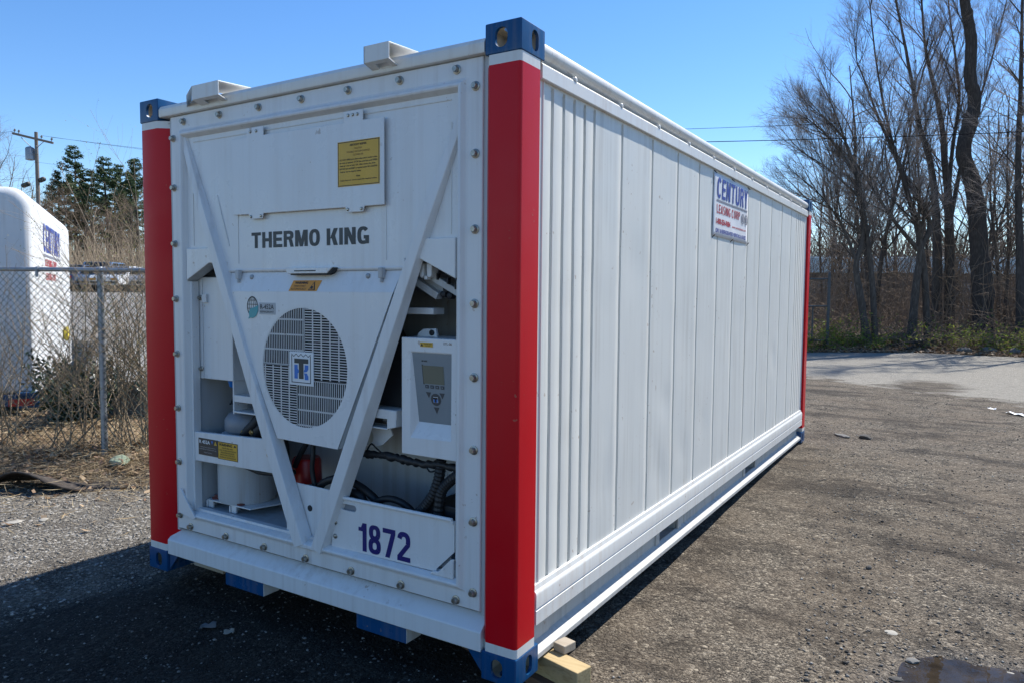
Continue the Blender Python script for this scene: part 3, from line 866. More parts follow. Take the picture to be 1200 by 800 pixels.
# rear end: doors and frame
mb = MB()
mb.box(-W_ + 0.16, -1.225, L_ - 0.08, L_ - 0.03, 0.20, 2.42); mb.build("door", M['panel'], box, bevel=0.004)
mb = MB()
mb.box(-1.213, -0.16, L_ - 0.08, L_ - 0.03, 0.20, 2.42); mb.build("door", M['panel'], box, bevel=0.004)
for za, zb_ in ((2.425, 2.56), (0.06, 0.195)):
    mb = MB(); mb.box(-W_ + 0.16, -0.16, L_ - 0.12, L_ - 0.002, za, zb_); mb.build("door_frame", M['rail'], box, bevel=0.006)
for x in (-1.95, -1.5, -0.95, -0.5):
    mb = MB(); mb.tube([(x, L_ - 0.010, 0.15), (x, L_ - 0.010, 2.5)], 0.016, 8); mb.build("lock_rod", M['galv'], box, smooth=40)

# ---- front end frame
mb = MB()
mb.prism([(0.060, 0.240), (0.002, 0.188), (-0.001, 0.183), (-0.001, 0.107), (0.003, 0.104), (0.10, 0.104), (0.10, 0.240)], 'x', -2.268, -0.1675)
mb.build("front_sill", M['white'], box, bevel=0.004)
mb = MB()
hp = [(0.012, 2.487), (0.002, 2.489), (0.0, 2.494), (0.0, 2.528), (0.010, 2.545), (0.030, 2.553), (0.25, 2.570), (0.25, 2.487)]
mb.prism(hp, 'x', -W_ + 0.167, -0.167)
mb.build("front_header", M['rail'], box, smooth=30)
# lifting brackets, bent channel on top of the header
for a, b, tl in ((-1.905, -1.700, 0.13), (-0.742, -0.604, 0.0)):
    mb = MB(); t = 0.006
    yo = -0.055
    pf = [(0.012, 2.500), (yo, 2.520), (yo, 2.590), (0.17, 2.602)]
    pi = [(0.012, 2.500 + t), (yo + t, 2.520 + t * .9), (yo + t, 2.590 - t), (0.17, 2.602 - t)]
    # leave a slot in the lower face by splitting it in three
    s0, s1 = a + (b - a) * 0.30, a + (b - a) * 0.82
    mb.prism([pf[1], pf[2], pi[2], pi[1]], 'x', a, b)
    mb.prism([pf[2], pf[3], pi[3], pi[2]], 'x', a, b)
    for u0, u1 in ((a, s0), (s1, b)):
        mb.prism([pf[0], pf[1], pi[1], pi[0]], 'x', u0, u1)
    q = lambda t_: (pf[0][0] + (pf[1][0] - pf[0][0]) * t_, pf[0][1] + (pf[1][1] - pf[0][1]) * t_)
    qi = lambda t_: (pi[0][0] + (pi[1][0] - pi[0][0]) * t_, pi[0][1] + (pi[1][1] - pi[0][1]) * t_)
    mb.prism([q(0), q(.22), qi(.22), qi(0)], 'x', s0, s1)
    mb.prism([q(.68), q(1), qi(1), qi(.68)], 'x', s0, s1)
    if tl:      # gusset wedge running back into the header on the far side
        mb.add([(a, yo, 2.520), (a, yo, 2.590), (a - tl, 0.004, 2.575), (a - tl, 0.004, 2.510), (a, 0.1, 2.598), (a - tl, 0.1, 2.585)],
               [(0, 1, 2, 3), (1, 4, 5, 2), (0, 3, 2, 1)])
    else:
        mb.prism([pf[0], pf[1], pf[2], pf[3]], 'x', a, a + t)
    mb.build("lifting_bracket", M['rail'], box, bevel=0.0015)
# stamped flange ring of the machinery panel
mb = MB()
X0, X1, Z0, Z1 = -2.197, -0.186, 0.262, 2.484
prf = [(0.0, 0.040), (0.0, 0.0245), (0.003, 0.021), (0.072, 0.021), (0.080, 0.018), (0.094, 0.002), (0.102, 0.000), (0.108, 0.003), (0.122, 0.030), (0.122, 0.075)]
V, F = [], []
for d, y in prf:
    V += [(X0 + d, y, Z0 + d * .93), (X1 - d, y, Z0 + d * .93), (X1 - d, y, Z1 - d), (X0 + d, y, Z1 - d)]
for i in range(len(prf) - 1):
    for k in range(4):
        k2 = (k + 1) % 4
        F.append((i * 4 + k, i * 4 + k2, i * 4 + 4 + k2, i * 4 + 4 + k))
mb.add(V, F)
mb.build("panel_flange", M['white'], box, smooth=20)
for xa, xb in ((-0.1855, -0.1672), (-2.2185, -2.1975)):
    mb = MB(); mb.box(xa, xb, 0.030, 0.050, 0.245, 2.486); mb.build("post_joint", M['bay'], box)
# rusty sealant line under the flange
mb = MB(); mb.box(X0 - 0.004, X1 + 0.004, 0.036, 0.046, Z0 - 0.008, Z0 + 0.001)
mb.build("sealant_joint", simple("old_sealant", (0.16, 0.12, 0.08), 0.8, 0, 0.4, 30), box)
# flange bolts
bt = MB()
bt.lathe((0, 0, 0), [(0.019, 0.0), (0.019, -0.004), (0.0125, -0.006), (0.0125, -0.019), (0.0105, -0.022)], 18, axis='y')
bt.m = [0] * len(bt.f)
bme = None
BP = [(-2.085 + 0.2957 * i, 2.449) for i in range(7)] + [(-2.085 + 0.2967 * i, 0.2865) for i in range(7)]
BP += [(-0.219, 0.336 + i * 0.2955) for i in range(6)] + [(-0.219, 2.110), (-0.219, 2.372)] + [(-2.176, 0.336 + i * 0.2955) for i in range(6)] + [(-2.176, 2.110), (-2.176, 2.370)]
rng = random.Random(4)
for x, z in BP:
    if bme is None:
        bo = bt.build("bolt", M['steel'], box, smooth=35); bme = bo.data
    else:
        bo = bpy.data.objects.new("bolt", bme); COL.objects.link(bo); bo.parent = box
    bo.location = (x + 0.006 * (1 if x < -1.2 else 0.3) * 0, 0.0215, z)
    bo.rotation_euler = (0, rng.uniform(0, 6.28), 0)

# upper panel
mb = MB()
up = [(-2.078, 2.372), (-0.305, 2.372), (-0.305, 1.615), (-0.505, 1.706), (-0.590, 1.706), (-0.590, 1.668), (-1.760, 1.668), (-1.760, 1.706), (-1.885, 1.706), (-2.078, 1.615)]
mb.prism(up[::-1], 'y', 0.030, 0.046)
mb.build("upper_panel", M['panel'], box, bevel=0.002)
mb = MB()
mb.box(-2.02, -0.345, 0.0265, 0.0305, 2.336, 2.341)
mb.box(-1.672, -1.668, 0.0275, 0.0305, 1.70, 1.95); mb.box(-0.694, -0.690, 0.0275, 0.0305, 1.70, 1.95)
mb.box(-2.03, -2.026, 0.0275, 0.0305, 1.80, 2.25); mb.box(-0.345, -0.341, 0.0275, 0.0305, 1.80, 2.25)
mb.tube([(-1.83, 0.030, 2.05), (-1.80, 0.0285, 1.96), (-1.765, 0.0285, 1.86), (-1.74, 0.030, 1.79)], 0.004, 6)
mb.build("panel_seam", M['rail'], box)
# lower roll of the panel
mb = MB(); mb.tube([(-1.758, 0.040, 1.668), (-0.592, 0.040, 1.668)], 0.012, 10)
mb.build("panel_roll", M['panel'], box, smooth=60)
for P in ([(-2.072, 1.785), (-1.872, 1.785), (-1.840, 1.706), (-1.885, 1.706), (-2.072, 1.618)], [(-0.311, 1.785), (-0.500, 1.785), (-0.560, 1.700), (-0.505, 1.706), (-0.311, 1.618)]):
    mb = MB(); mb.prism(P, 'y', 0.012, 0.0295); mb.build("gusset_plate", M['panel'], box, bevel=0.004)
for s in (-1, 1):
    mb = MB()
    a, b = ((-2.078, 1.612), (-1.880, 1.704)) if s < 0 else ((-0.305, 1.612), (-0.500, 1.704))
    mb.add([(a[0], 0.016, a[1]), (b[0], 0.016, b[1]), (b[0], 0.075, b[1]), (a[0], 0.075, a[1])], [(0, 1, 2, 3)])
    mb.build("gusset_edge", M['bay'], box)
# access hatch with four tabs
hp_ = [(-1.689, 2.312), (-1.572, 2.312), (-1.572, 2.355), (-1.451, 2.355), (-1.451, 2.312), (-0.921, 2.308), (-0.921, 2.355), (-0.807, 2.355), (-0.807, 2.308), (-0.686, 2.308),
       (-0.686, 1.936), (-0.800, 1.936), (-0.808, 1.913), (-0.905, 1.913), (-0.914, 1.936), (-1.456, 1.938), (-1.464, 1.914), (-1.553, 1.914), (-1.562, 1.938), (-1.682, 1.940)]
mb = MB(); mb.prism(hp_[::-1], 'y', 0.008, 0.0135)
hatch = mb.build("access_hatch", M['panel'], box, bevel=0.0025)
mb = MB()
mb.box(-1.655, -0.72, 0.0136, 0.0297, 1.975, 2.28)
mb.build("hatch_spacer", M['bay'], hatch)
scm = None
for x, z in [(-1.543, 2.335), (-1.500, 2.335), (-0.893, 2.336), (-0.865, 2.336), (-0.838, 2.336), (-1.545, 1.926), (-1.473, 1.926), (-0.897, 1.926), (-0.816, 1.926)]:
    if scm is None:
        s_ = MB(); s_.lathe((0, 0, 0), [(0.0075, 0.0), (0.0075, -0.003), (0.005, -0.006), (0.001, -0.0065)], 10, axis='y')
        so = s_.build("screw", M['steel'], hatch, smooth=40); scm = so.data
    else:
        so = bpy.data.objects.new("screw", scm); COL.objects.link(so); so.parent = hatch
    so.location = (x, 0.008, z)
# yellow caution label
mb = MB(); mb.box(-0.957, -0.709, 0.0066, 0.0078, 2.027, 2.224)
lab = mb.build("caution_label", M['yellow'], hatch)
mb = MB()
for (a, b, c, d) in ((-0.953, -0.713, 2.2185, 2.2215), (-0.953, -0.713, 2.0295, 2.0325), (-0.9545, -0.9515, 2.0295, 2.2215), (-0.7145, -0.7115, 2.0295, 2.2215)):
    mb.box(a, b, 0.0062, 0.0067, c, d)
mb.build("label_border", M['ink'], lab)
def lines(rows, x0, x1, y, mat, par, bold=0.0):
    for body, cx, w, z, h in rows:
        text(body, par, mat, (cx - w / 2, y, z), FX, FZ, w, h, bold=bold)
xc = -0.833
lines([("AIRTIGHT REEFER", xc, 0.10, 2.2015, 0.009)], 0, 0, 0.0064, M['ink'], lab, 0.03)
lines([("CAUTION", xc, 0.045, 2.186, 0.008), ("POSSIBLE VACUUM DAMAGE", xc, 0.135, 2.172, 0.008), ("OUTWARD AIR", xc, 0.06, 2.158, 0.008)], 0, 0, 0.0064, M['inkbrown'], lab)
lines([("DO NOT OPEN cargo doors when unit is running unless", xc, 0.222, 2.138, 0.0095), ("air vent is opened. STOP the unit first and OPEN", xc, 0.222, 2.125, 0.0095),
       ("fresh air vent at least 15%. After closing the door", xc - .004, 0.212, 2.112, 0.0095), ("RESTART unit and RESET to required setting NO LOADING", xc, 0.222, 2.099, 0.0095),
       ("fresh air vent to required setting", xc - .045, 0.125, 2.086, 0.0095), ("Note", xc, 0.022, 2.066, 0.008), ("Adjust fresh air vent to match the required setting", xc, 0.218, 2.049, 0.008)], 0, 0, 0.0064, M['ink'], lab, 0.02)
# lettering
letters("THERMO KING", box, M['dgrey'], (-1.571, 0.0296, 1.7735), FX, FZ, 0.779, 0.0765, stem=.245, bar=.20, cw=.76, gap=.10)

# ---- V brace: two box-section bars rising from the foot of the frame
def brace(p0, p1, w0, w1):
    """p0 top, p1 foot : (x,z); trapezoid section standing proud"""
    mb = MB()
    d = Vector((p1[0] - p0[0], p1[1] - p0[1])).normalized(); n = Vector((-d.y, d.x))
    n = n if n.x > 0 else -n
    V = []
    for (p, w, yb, yf) in ((p0, w0, 0.0295, 0.018), (((p0[0] * .8 + p1[0] * .2), (p0[1] * .8 + p1[1] * .2)), w0 + (w1 - w0) * .5, 0.0295, -0.004), (((p0[0] * .3 + p1[0] * .7), (p0[1] * .3 + p1[1] * .7)), w1, 0.055, -0.006), (p1, w1, 0.055, -0.004)):
        for (k, y) in ((-0.5, yb), (-0.33, yf), (0.33, yf), (0.5, yb)):
            V.append((p[0] + n.x * w * k, y, p[1] + n.y * w * k))
    F = []
    for i in range(3):
        for k in range(3):
            F.append((i * 4 + k, (i + 1) * 4 + k, (i + 1) * 4 + k + 1, i * 4 + k + 1))
        F.append((i * 4 + 3, (i + 1) * 4 + 3, (i + 1) * 4, i * 4))
    F += [(0, 1, 2, 3), (15, 14, 13, 12)]
    # decide orientation so that front normal is -y
    mb.add(V, F)
    o = mb.build("brace_bar", M['white'], box, bevel=0.003)
    bb = bmesh.new(); bb.from_mesh(o.data); bmesh.ops.recalc_face_normals(bb, faces=bb.faces); bb.to_mesh(o.data); bb.free()
brace((-2.105, 2.395), (-1.222, 0.345), 0.050, 0.094)
brace((-0.285, 2.275), (-1.108, 0.345), 0.050, 0.094)
mb = MB(); mb.prism([(-1.285, 0.362), (-1.045, 0.362), (-1.075, 0.342), (-1.255, 0.342)], 'y', 0.000, 0.055)
mb.build("brace_foot", M['white'], box, bevel=0.004)

# ---- machinery bay
mb = MB()
bx0, bx1, bz0, bz1, byb = -2.075, -0.308, 0.378, 1.70, 0.46
mb.add([(bx0, .075, bz0), (bx0, byb, bz0), (bx0, byb, bz1), (bx0, .075, bz1)], [(0, 1, 2, 3)])
mb.add([(bx1, .075, bz0), (bx1, byb, bz0), (bx1, byb, bz1), (bx1, .075, bz1)], [(3, 2, 1, 0)])
mb.add([(bx0, byb, bz0), (bx1, byb, bz0), (bx1, byb, bz1), (bx0, byb, bz1)], [(0, 1, 2, 3)])
mb.add([(bx0, .075, bz0), (bx1, .075, bz0), (bx1, byb, bz0), (bx0, byb, bz0)], [(0, 1, 2, 3)])
mb.add([(bx0, .045, bz1), (bx1, .045, bz1), (bx1, byb, bz1), (bx0, byb, bz1)], [(3, 2, 1, 0)])
mb.build("machinery_bay", M['bay'], box)
# inner flange strips on the left and right of the opening
for xa, xb in ((-2.0785, -2.060), (-0.318, -0.305)):
    mb = MB(); mb.box(xa, xb, 0.031, 0.075, 0.378, 1.612); mb.build("opening_edge", M['white'], box, bevel=0.002)
# condenser cover with fan grille
FXc, FZc, FR = -1.193, 1.203, 0.288
mb = MB()
cv = [(-1.735, 1.560), (-1.378, 0.850), (-0.974, 0.842), (-0.640, 1.560)]
mb.holed_y(cv, circle(FXc, FZc, FR, n=56), 0.012, 0.022)
mb.add([(-1.735, 0.012, 1.5602), (-0.640, 0.012, 1.5602), (-0.610, 0.040, 1.655), (-1.745, 0.040, 1.655)], [(0, 1, 2, 3)])
# side returns
mb.add([(-1.735, .012, 1.560), (-1.378, .012, .850), (-1.378, .09, .850), (-1.735, .09, 1.560)], [(0, 1, 2, 3)])
mb.add([(-0.640, .012, 1.560), (-0.974, .012, .842), (-0.974, .09, .842), (-0.640, .09, 1.560)], [(3, 2, 1, 0)])
mb.add([(-1.378, .012, .850), (-0.974, .012, .842), (-0.974, .09, .842), (-1.378, .09, .850)], [(0, 1, 2, 3)])
mb.add([(-1.745, .040, 1.655), (-1.735, .012, 1.560), (-1.735, .09, 1.560), (-1.745, .09, 1.655)], [(0, 1, 2, 3)])
mb.add([(-0.610, .040, 1.655), (-0.640, .012, 1.560), (-0.640, .09, 1.560), (-0.610, .09, 1.655)], [(3, 2, 1, 0)])
cover = mb.build("condenser_cover", M['panel'], box)
# pinwheel grille
mb = MB()
def clipbar(x0, x1, z0, z1, horiz):
    """bar clipped to the disc"""
    c = (z0 + z1) / 2 - FZc if horiz else (x0 + x1) / 2 - FXc
    r2 = FR * FR - c * c
    if r2 <= 0: return
    h = math.sqrt(r2)
    if horiz: x0, x1 = max(x0, FXc - h), min(x1, FXc + h)
    else: z0, z1 = max(z0, FZc - h), min(z1, FZc + h)
    if x1 - x0 < .003 or z1 - z0 < .003: return
    mb.box(x0, x1, 0.0140, 0.0150, z0, z1)
def block(x0, x1, z0, z1, vertical):
    p = 0.0122; wdt = 0.0034 if vertical else 0.0042
    if vertical:
        n = int((x1 - x0) / p)
        for i in range(n + 1): clipbar(x0 + i * p, x0 + i * p + wdt, z0, z1, False)
        k = int((z1 - z0) / 0.072) + 1
        for i in range(k + 1):
            z = (z0 if z1 > FZc + .1 else z1) + (i if z1 > FZc + .1 else -i) * 0.072
            clipbar(x0, x1, z - .004, z + .004, True)
    else:
        n = int((z1 - z0) / p)
        for i in range(n + 1): clipbar(x0, x1, z0 + i * p, z0 + i * p + wdt, True)
        k = int((x1 - x0) / 0.056) + 1
        for i in range(k + 1):
            x = (x1 if x0 < FXc - .1 else x0) + (-i if x0 < FXc - .1 else i) * 0.056
            clipbar(x - .004, x + .004, z0, z1, False)
e = FR
block(FXc - e, FXc + 0.005, FZc + 0.010, FZc + e, True)       # upper left, upright slots
block(FXc + 0.005, FXc + e, FZc - 0.055, FZc + e, False)      # upper right, level slots
block(FXc - 0.045, FXc + e, FZc - e, FZc - 0.055, True)       # lower right
block(FXc - e, FXc - 0.045, FZc - e, FZc + 0.010, False)      # lower left
block(FXc - 0.09, FXc + 0.01, FZc - 0.06, FZc + 0.012, False)
# stepped rim
for i in range(56):
    a0, a1 = 2 * math.pi * i / 56, 2 * math.pi * (i + 1) / 56
    r0 = FR - 0.006
    mb.add([(FXc + r0 * math.cos(a0), .0130, FZc + r0 * math.sin(a0)), (FXc + (FR + .004) * math.cos(a0), .0130, FZc + (FR + .004) * math.sin(a0)),
            (FXc + (FR + .004) * math.cos(a1), .0130, FZc + (FR + .004) * math.sin(a1)), (FXc + r0 * math.cos(a1), .0130, FZc + r0 * math.sin(a1))], [(0, 1, 2, 3)])
mb.build("fan_grille", M['panel'], cover)
# fan behind: blades and hub
mb = MB()
for k in range(5):
    a = 2 * math.pi * k / 5 + .3
    ca, sa = math.cos(a), math.sin(a); cb, sb = math.cos(a + .75), math.sin(a + .75)
    mb.add([(FXc + .06 * ca, .10, FZc + .06 * sa), (FXc + .26 * ca, .07, FZc + .26 * sa), (FXc + .26 * cb, .14, FZc + .26 * sb), (FXc + .06 * cb, .13, FZc + .06 * sb)], [(0, 1, 2, 3)])
mb.lathe((FXc, 0, FZc), [(0.07, .15), (0.07, .09), (0.05, .08)], 20, axis='y')
mb.build("fan", M['dark'], box)
mb = MB()
ring = circle(FXc, FZc, 0.335, n=40)
V = [(p[0], .022, p[1]) for p in circle(FXc, FZc, 0.31, n=40)] + [(p[0], .40, p[1]) for p in ring]
mb.add(V, [(i, (i + 1) % 40, 40 + (i + 1) % 40, 40 + i) for i in range(40)] + [tuple(40 + i for i in range(40))])
mb.build("fan_shroud", M['dark'], box, smooth=60)
mb = MB(); mb.box(-0.98, -0.70, 0.14, 0.24, 1.045, 1.33)
mb.build("condenser_core", M['dark'], box)
# emblem on the grille
mb = MB(); mb.box(-1.284, -1.122, 0.0075, 0.0134, 1.121, 1.279)
emb = mb.build("emblem_plate", M['labelwhite'], cover, bevel=0.002)
mb = MB(); y0e, y1e = 0.0066, 0.0074
def ez(u, v):   # emblem local 0..1
    return (-1.284 + 0.162 * u, 1.121 + 0.158 * v)
def epoly(pts): mb.prism([ez(*p) for p in pts][::-1] if False else [ez(*p) for p in pts], 'y', y0e, y1e)
T = [(.22, .80), (.80, .80), (.80, .66), (.60, .66), (.60, .20), (.41, .20), (.41, .66), (.22, .66)]
epoly(T)
for a, b, c, d in ((.10, .90, .075, .10), (.10, .125, .09, .90), (.875, .90, .09, .90)):
    p, q = ez(a, c), ez(b, d); mb.box(p[0], q[0], y0e, y1e, p[1], q[1])
cr = [(.10 + .80 * i / 24, .90 + .035 * math.sin(i / 24 * math.pi * 8 + 1.57)) for i in range(25)]
for i in range(24):
    p, q = ez(*cr[i]), ez(*cr[i + 1])
    mb.add([(p[0], y0e, p[1] - .002), (q[0], y0e, q[1] - .002), (q[0], y0e, q[1] + .002), (p[0], y0e, p[1] + .002)], [(0, 1, 2, 3)])
mb.build("emblem_letter", M['dgrey'], emb)
for KP in ([(.22, .62), (.36, .62), (.36, .50), (.40, .46), (.40, .38), (.36, .36), (.36, .20), (.22, .20)], [(.65, .62), (.80, .62), (.80, .50), (.74, .42), (.62, .40), (.62, .46), (.65, .50)], [(.62, .38), (.74, .38), (.80, .28), (.80, .18), (.65, .18), (.65, .30)]):
    mb = MB(); epoly(KP); mb.build("emblem_letter", M['tkblue'], emb)
# handle slot at the head of the cover, screws, latch dogs
mb = MB()
mb.prism([(-1.295, 1.672), (-0.985, 1.672), (-1.02, 1.645), (-1.28, 1.645)], 'y', -0.004, 0.036)
mb.build("cover_handle", M['panel'], cover, bevel=0.003)
mb = MB(); mb.prism([(-1.262, 1.6445), (-1.005, 1.6445), (-0.978, 1.6700), (-0.988, 1.6725), (-1.03, 1.6380), (-1.262, 1.6380)], 'y', 0.002, 0.034); mb.box(-1.23, -1.09, -0.0055, -0.0035, 1.655, 1.660)
mb.build("handle_gap", M['dark'], cover)
for x in (-1.575, -0.80):
    mb = MB(); mb.lathe((x, 0.028, 1.632), [(0.012, 0.012), (0.012, 0.0), (0.006, -0.003)], 12, axis='y')
    mb.build("screw", M['galv'], cover, smooth=40)
for x in (-1.662, -0.712):
    mb = MB(); mb.box(x - .012, x + .012, 0.010, 0.036, 1.622, 1.668); mb.box(x - .004, x + .006, 0.012, 0.030, 1.604, 1.622)
    mb.build("latch_dog", M['bay'], cover, bevel=0.003)
# orange warning sticker (sheared)
def yh(z): return 0.012 + (z - 1.560) / 0.095 * 0.028
mb = MB()
def slp(x, z, o=0.0012): return (x, yh(z) - o, z)
mb.add([slp(-1.290, 1.5635), slp(-1.102, 1.5635), slp(-1.080, 1.614), slp(-1.270, 1.614)], [(0, 1, 2, 3)])
ws = mb.build("warning_sticker", M['orange'], cover)
sl_ez = Vector((0, 0.028, 0.095)).normalized()
for body, x, z, w, h, bd in (("WARNING", -1.255, 1.597, 0.088, 0.012, 0.04), ("FANS START", -1.258, 1.583, 0.078, 0.009, 0.0), ("AUTOMATICALLY", -1.275, 1.5685, 0.104, 0.010, 0.0)):
    text(body, ws, M['ink'], (x, yh(z) - 0.0018, z), FX, sl_ez, w, h, bold=bd)
mb = MB()
mb.add([slp(-1.160, 1.567, .0018), slp(-1.114, 1.567, .0018), slp(-1.124, 1.610, .0018)], [(0, 1, 2)])
wt = mb.build("warning_symbol", M['ink'], ws)
mb = MB(); mb.add([slp(-1.152, 1.571, .0024), slp(-1.122, 1.571, .0024), slp(-1.1275, 1.602, .0024)], [(0, 1, 2)])
mb.add([slp(-1.145, 1.5735, .003), slp(-1.129, 1.5735, .003), slp(-1.129, 1.586, .003), slp(-1.141, 1.589, .003)], [(0, 1, 2, 3)], 1)
mb.build("symbol_face", [M['orange'], M['ink']], ws)
# globe and leaf badge
mb = MB()
gx, gz, gr = -1.548, 1.487, 0.050
def gring(rx, rz, w=0.0035, a0=0, a1=360, n=28):
    for i in range(n):
        a, b = R_(a0 + (a1 - a0) * i / n), R_(a0 + (a1 - a0) * (i + 1) / n)
        mb.add([(gx + (rx - w) * math.cos(a), .0105, gz + (rz - w) * math.sin(a)), (gx + rx * math.cos(a), .0105, gz + rz * math.sin(a)), (gx + rx * math.cos(b), .0105, gz + rz * math.sin(b)), (gx + (rx - w) * math.cos(b), .0105, gz + (rz - w) * math.sin(b))], [(0, 1, 2, 3)])
gring(.040, gr, .006); gring(.024, gr, .003); gring(.010, gr, .003)
for t in (-.6, -.2, .2, .6):
    hw = .040 * math.sqrt(1 - t * t); mb.box(gx - hw, gx + hw, .0100, .0108, gz + gr * t - .0015, gz + gr * t + .0015)
bd_ = mb.build("globe_badge", M['dgrey'], cover)
mb = MB()
lf = [(gx - .030, gz - .062), (gx - .022, gz - .048), (gx - .026, gz - .030), (gx - .012, gz - .010), (gx + .016, gz - .004), (gx + .044, gz + .006), (gx + .042, gz - .024), (gx + .028, gz - .046), (gx + .006, gz - .058), (gx - .014, gz - .056)]
mb.prism(lf, 'y', .0088, .0098)
mb.build("leaf_badge", M['teal'], cover)
mb = MB(); mb.box(-1.497, -1.381, .0098, .0112, 1.449, 1.506)
tg = mb.build("refrigerant_tag", M['labelgrey'], cover, bevel=.001)
text("R-452A", tg, M['dgrey'], (-1.488, .0094, 1.474), FX, FZ, .098, .024, bold=.02)
text("REFRIGERANT", tg, M['dgrey'], (-1.488, .0094, 1.457), FX, FZ, .098, .010, bold=.01)

# left electrical box and its bracket
mb = MB(); mb.box(-2.058, -1.800, 0.085, 0.30, 1.092, 1.635)
eb = mb.build("electrical_box", M['panel'], box, bevel=0.004)
mb = MB(); mb.box(-2.074, -2.040, 0.0795, 0.0845, 1.092, 1.640)
mb.box(-2.030, -1.995, 0.070, 0.0845, 1.50, 1.545)
mb.build("box_flange", M['white'], eb, bevel=.002)
for z in (1.525, 1.145):
    mb = MB(); mb.lathe((-2.050, .0795, z), [(0.014, 0.0), (0.014, -.004), (0.009, -.006), (0.009, -.016)], 12, axis='y'); mb.build("bolt", M['steel'], eb, smooth=35)
mb = MB(); mb.tube([(-1.885, .15, 1.092), (-1.885, .15, 1.055), (-1.885, .15, 1.045)], [.028, .020, .008], 12)
mb.build("cable_gland", M['tkblue'], box, smooth=50)
mb = MB(); mb.tube([(-1.885, .15, 1.05), (-1.882, .15, 1.00), (-1.90, .15, .965), (-1.915, .15, .955), (-1.88, .16, .965), (-1.82, .17, .960)], .0055, 6)
mb.build("thin_cable", M['black'], box, smooth=60)
# bracket shelf beside the cover
mb = MB()
mb.box(-1.826, -1.815, .100, .30, .914, 1.192); mb.box(-1.815, -1.55, .100, .30, .982, 1.018); mb.box(-1.815, -1.55, .095, .30, .925, .934); mb.box(-1.815, -1.60, .22, .23, 1.018, 1.192)
mb.build("bracket_shelf", M['white'], box, bevel=.003)
mb = MB(); mb.lathe((-1.745, .215, 1.115), [(.014, .02), (.014, -.004), (.006, -.008)], 12, axis='y')
mb.build("shelf_grommet", M['dark'], box, smooth=40)
# compressor motor with fittings
mb = MB()
mb.lathe((-1.86, .22, .80), [(.02, 0), (.105, .0), (.118, .02), (.118, .075), (.095, .105), (.06, .115), (.06, .155), (.05, .165)], 22)
mb.tube([(-1.80, .24, .90), (-1.75, .25, .93), (-1.70, .26, .93)], .05, 12)
mo = mb.build("compressor_motor", M['motor'], box, smooth=40)
for x, z in ((-1.790, .817), (-1.718, .824)):
    mb = MB(); mb.lathe((x, .13, z), [(.016, .05), (.016, 0), (.011, -.006)], 12, axis='y'); mb.build("fitting", M['brass'], mo, smooth=40)
mb = MB()
mb.tube([(-1.80, .15, .80), (-1.76, .15, .83), (-1.72, .15, .86), (-1.70, .17, .90)], .028, 10); mb.tube([(-1.72, .16, .79), (-1.70, .16, .83), (-1.66, .17, .86)], .03, 10)
mb.tube([(-1.795, .2, .925), (-1.80, .2, .88), (-1.81, .2, .84)], .02, 8)
mb.build("valve_block", M['dark'], mo, smooth=60)
# cross plate
mb = MB(); mb.prism([(-2.060, .808), (-1.425, .830), (-1.355, .664), (-2.060, .650)], 'y', .034, .058)
cp = mb.build("cross_plate", M['white'], box, bevel=.004)
mb = MB(); mb.box(-2.024, -1.862, .0318, .0336, .690, .780)
lb1 = mb.build("refrigerant_label", M['labelblack'], cp)
text("R 452A", lb1, M['labelwhite'], (-2.016, .0314, .752), FX, FZ, .090, .019, bold=.03)
for z, w in ((.731, .125), (.720, .140), (.703, .07)):
    text("REFRIGERANT CHARGE AND OIL", lb1, M['labelgrey'], (-1.943 - w / 2, .0314, z), FX, FZ, w, .005)
mb = MB(); mb.add([(-1.893, .0312, .752), (-1.869, .0312, .752), (-1.881, .0312, .774)], [(0, 1, 2)])
mb.add([(-1.917, .0312, .772), (-1.901, .0312, .772), (-1.909, .0312, .754)], [(2, 1, 0)], 1)
mb.build("label_symbol", [M['yellow'], M['tkblue']], lb1)
mb = MB(); mb.box(-1.861, -1.704, .0318, .0336, .686, .778)
lb2 = mb.build("warning_label", M['yellow'], cp)
mb = MB()
for a, b, c, d in ((-1.861, -1.704, .7745, .7780), (-1.861, -1.704, .6860, .6885), (-1.861, -1.8585, .686, .778), (-1.7065, -1.704, .686, .778)): mb.box(a, b, .0312, .0319, c, d)
mb.add([(-1.735, .0312, .758), (-1.712, .0312, .758), (-1.7235, .0312, .772)], [(0, 1, 2)])
mb.build("label_border", M['ink'], lb2)
text("WARNING", lb2, M['ink'], (-1.853, .0314, .756), FX, FZ, .108, .015, bold=.03)
for z, w, b in ((.743, .09, "PRESSURE RISK"), (.731, .138, "R-452A SYSTEM UNDER PRESSURE"), (.719, .11, "RELEASE PRESSURE BEFORE"), (.707, .12, "SERVICE WORK ON THE CIRCUIT"), (.695, .13, "SEE MANUAL FOR PROCEDURE")):
    text(b, lb2, M['ink'], (-1.783 - w / 2, .0314, z), FX, FZ, w, .007, bold=.01)
for x, z in ((-1.478, .782), (-1.468, .752)):
    mb = MB(); mb.lathe((x, .034, z), [(.013, 0), (.013, -.004), (.008, -.007)], 12, axis='y'); mb.build("bolt", M['brass'], cp, smooth=40)
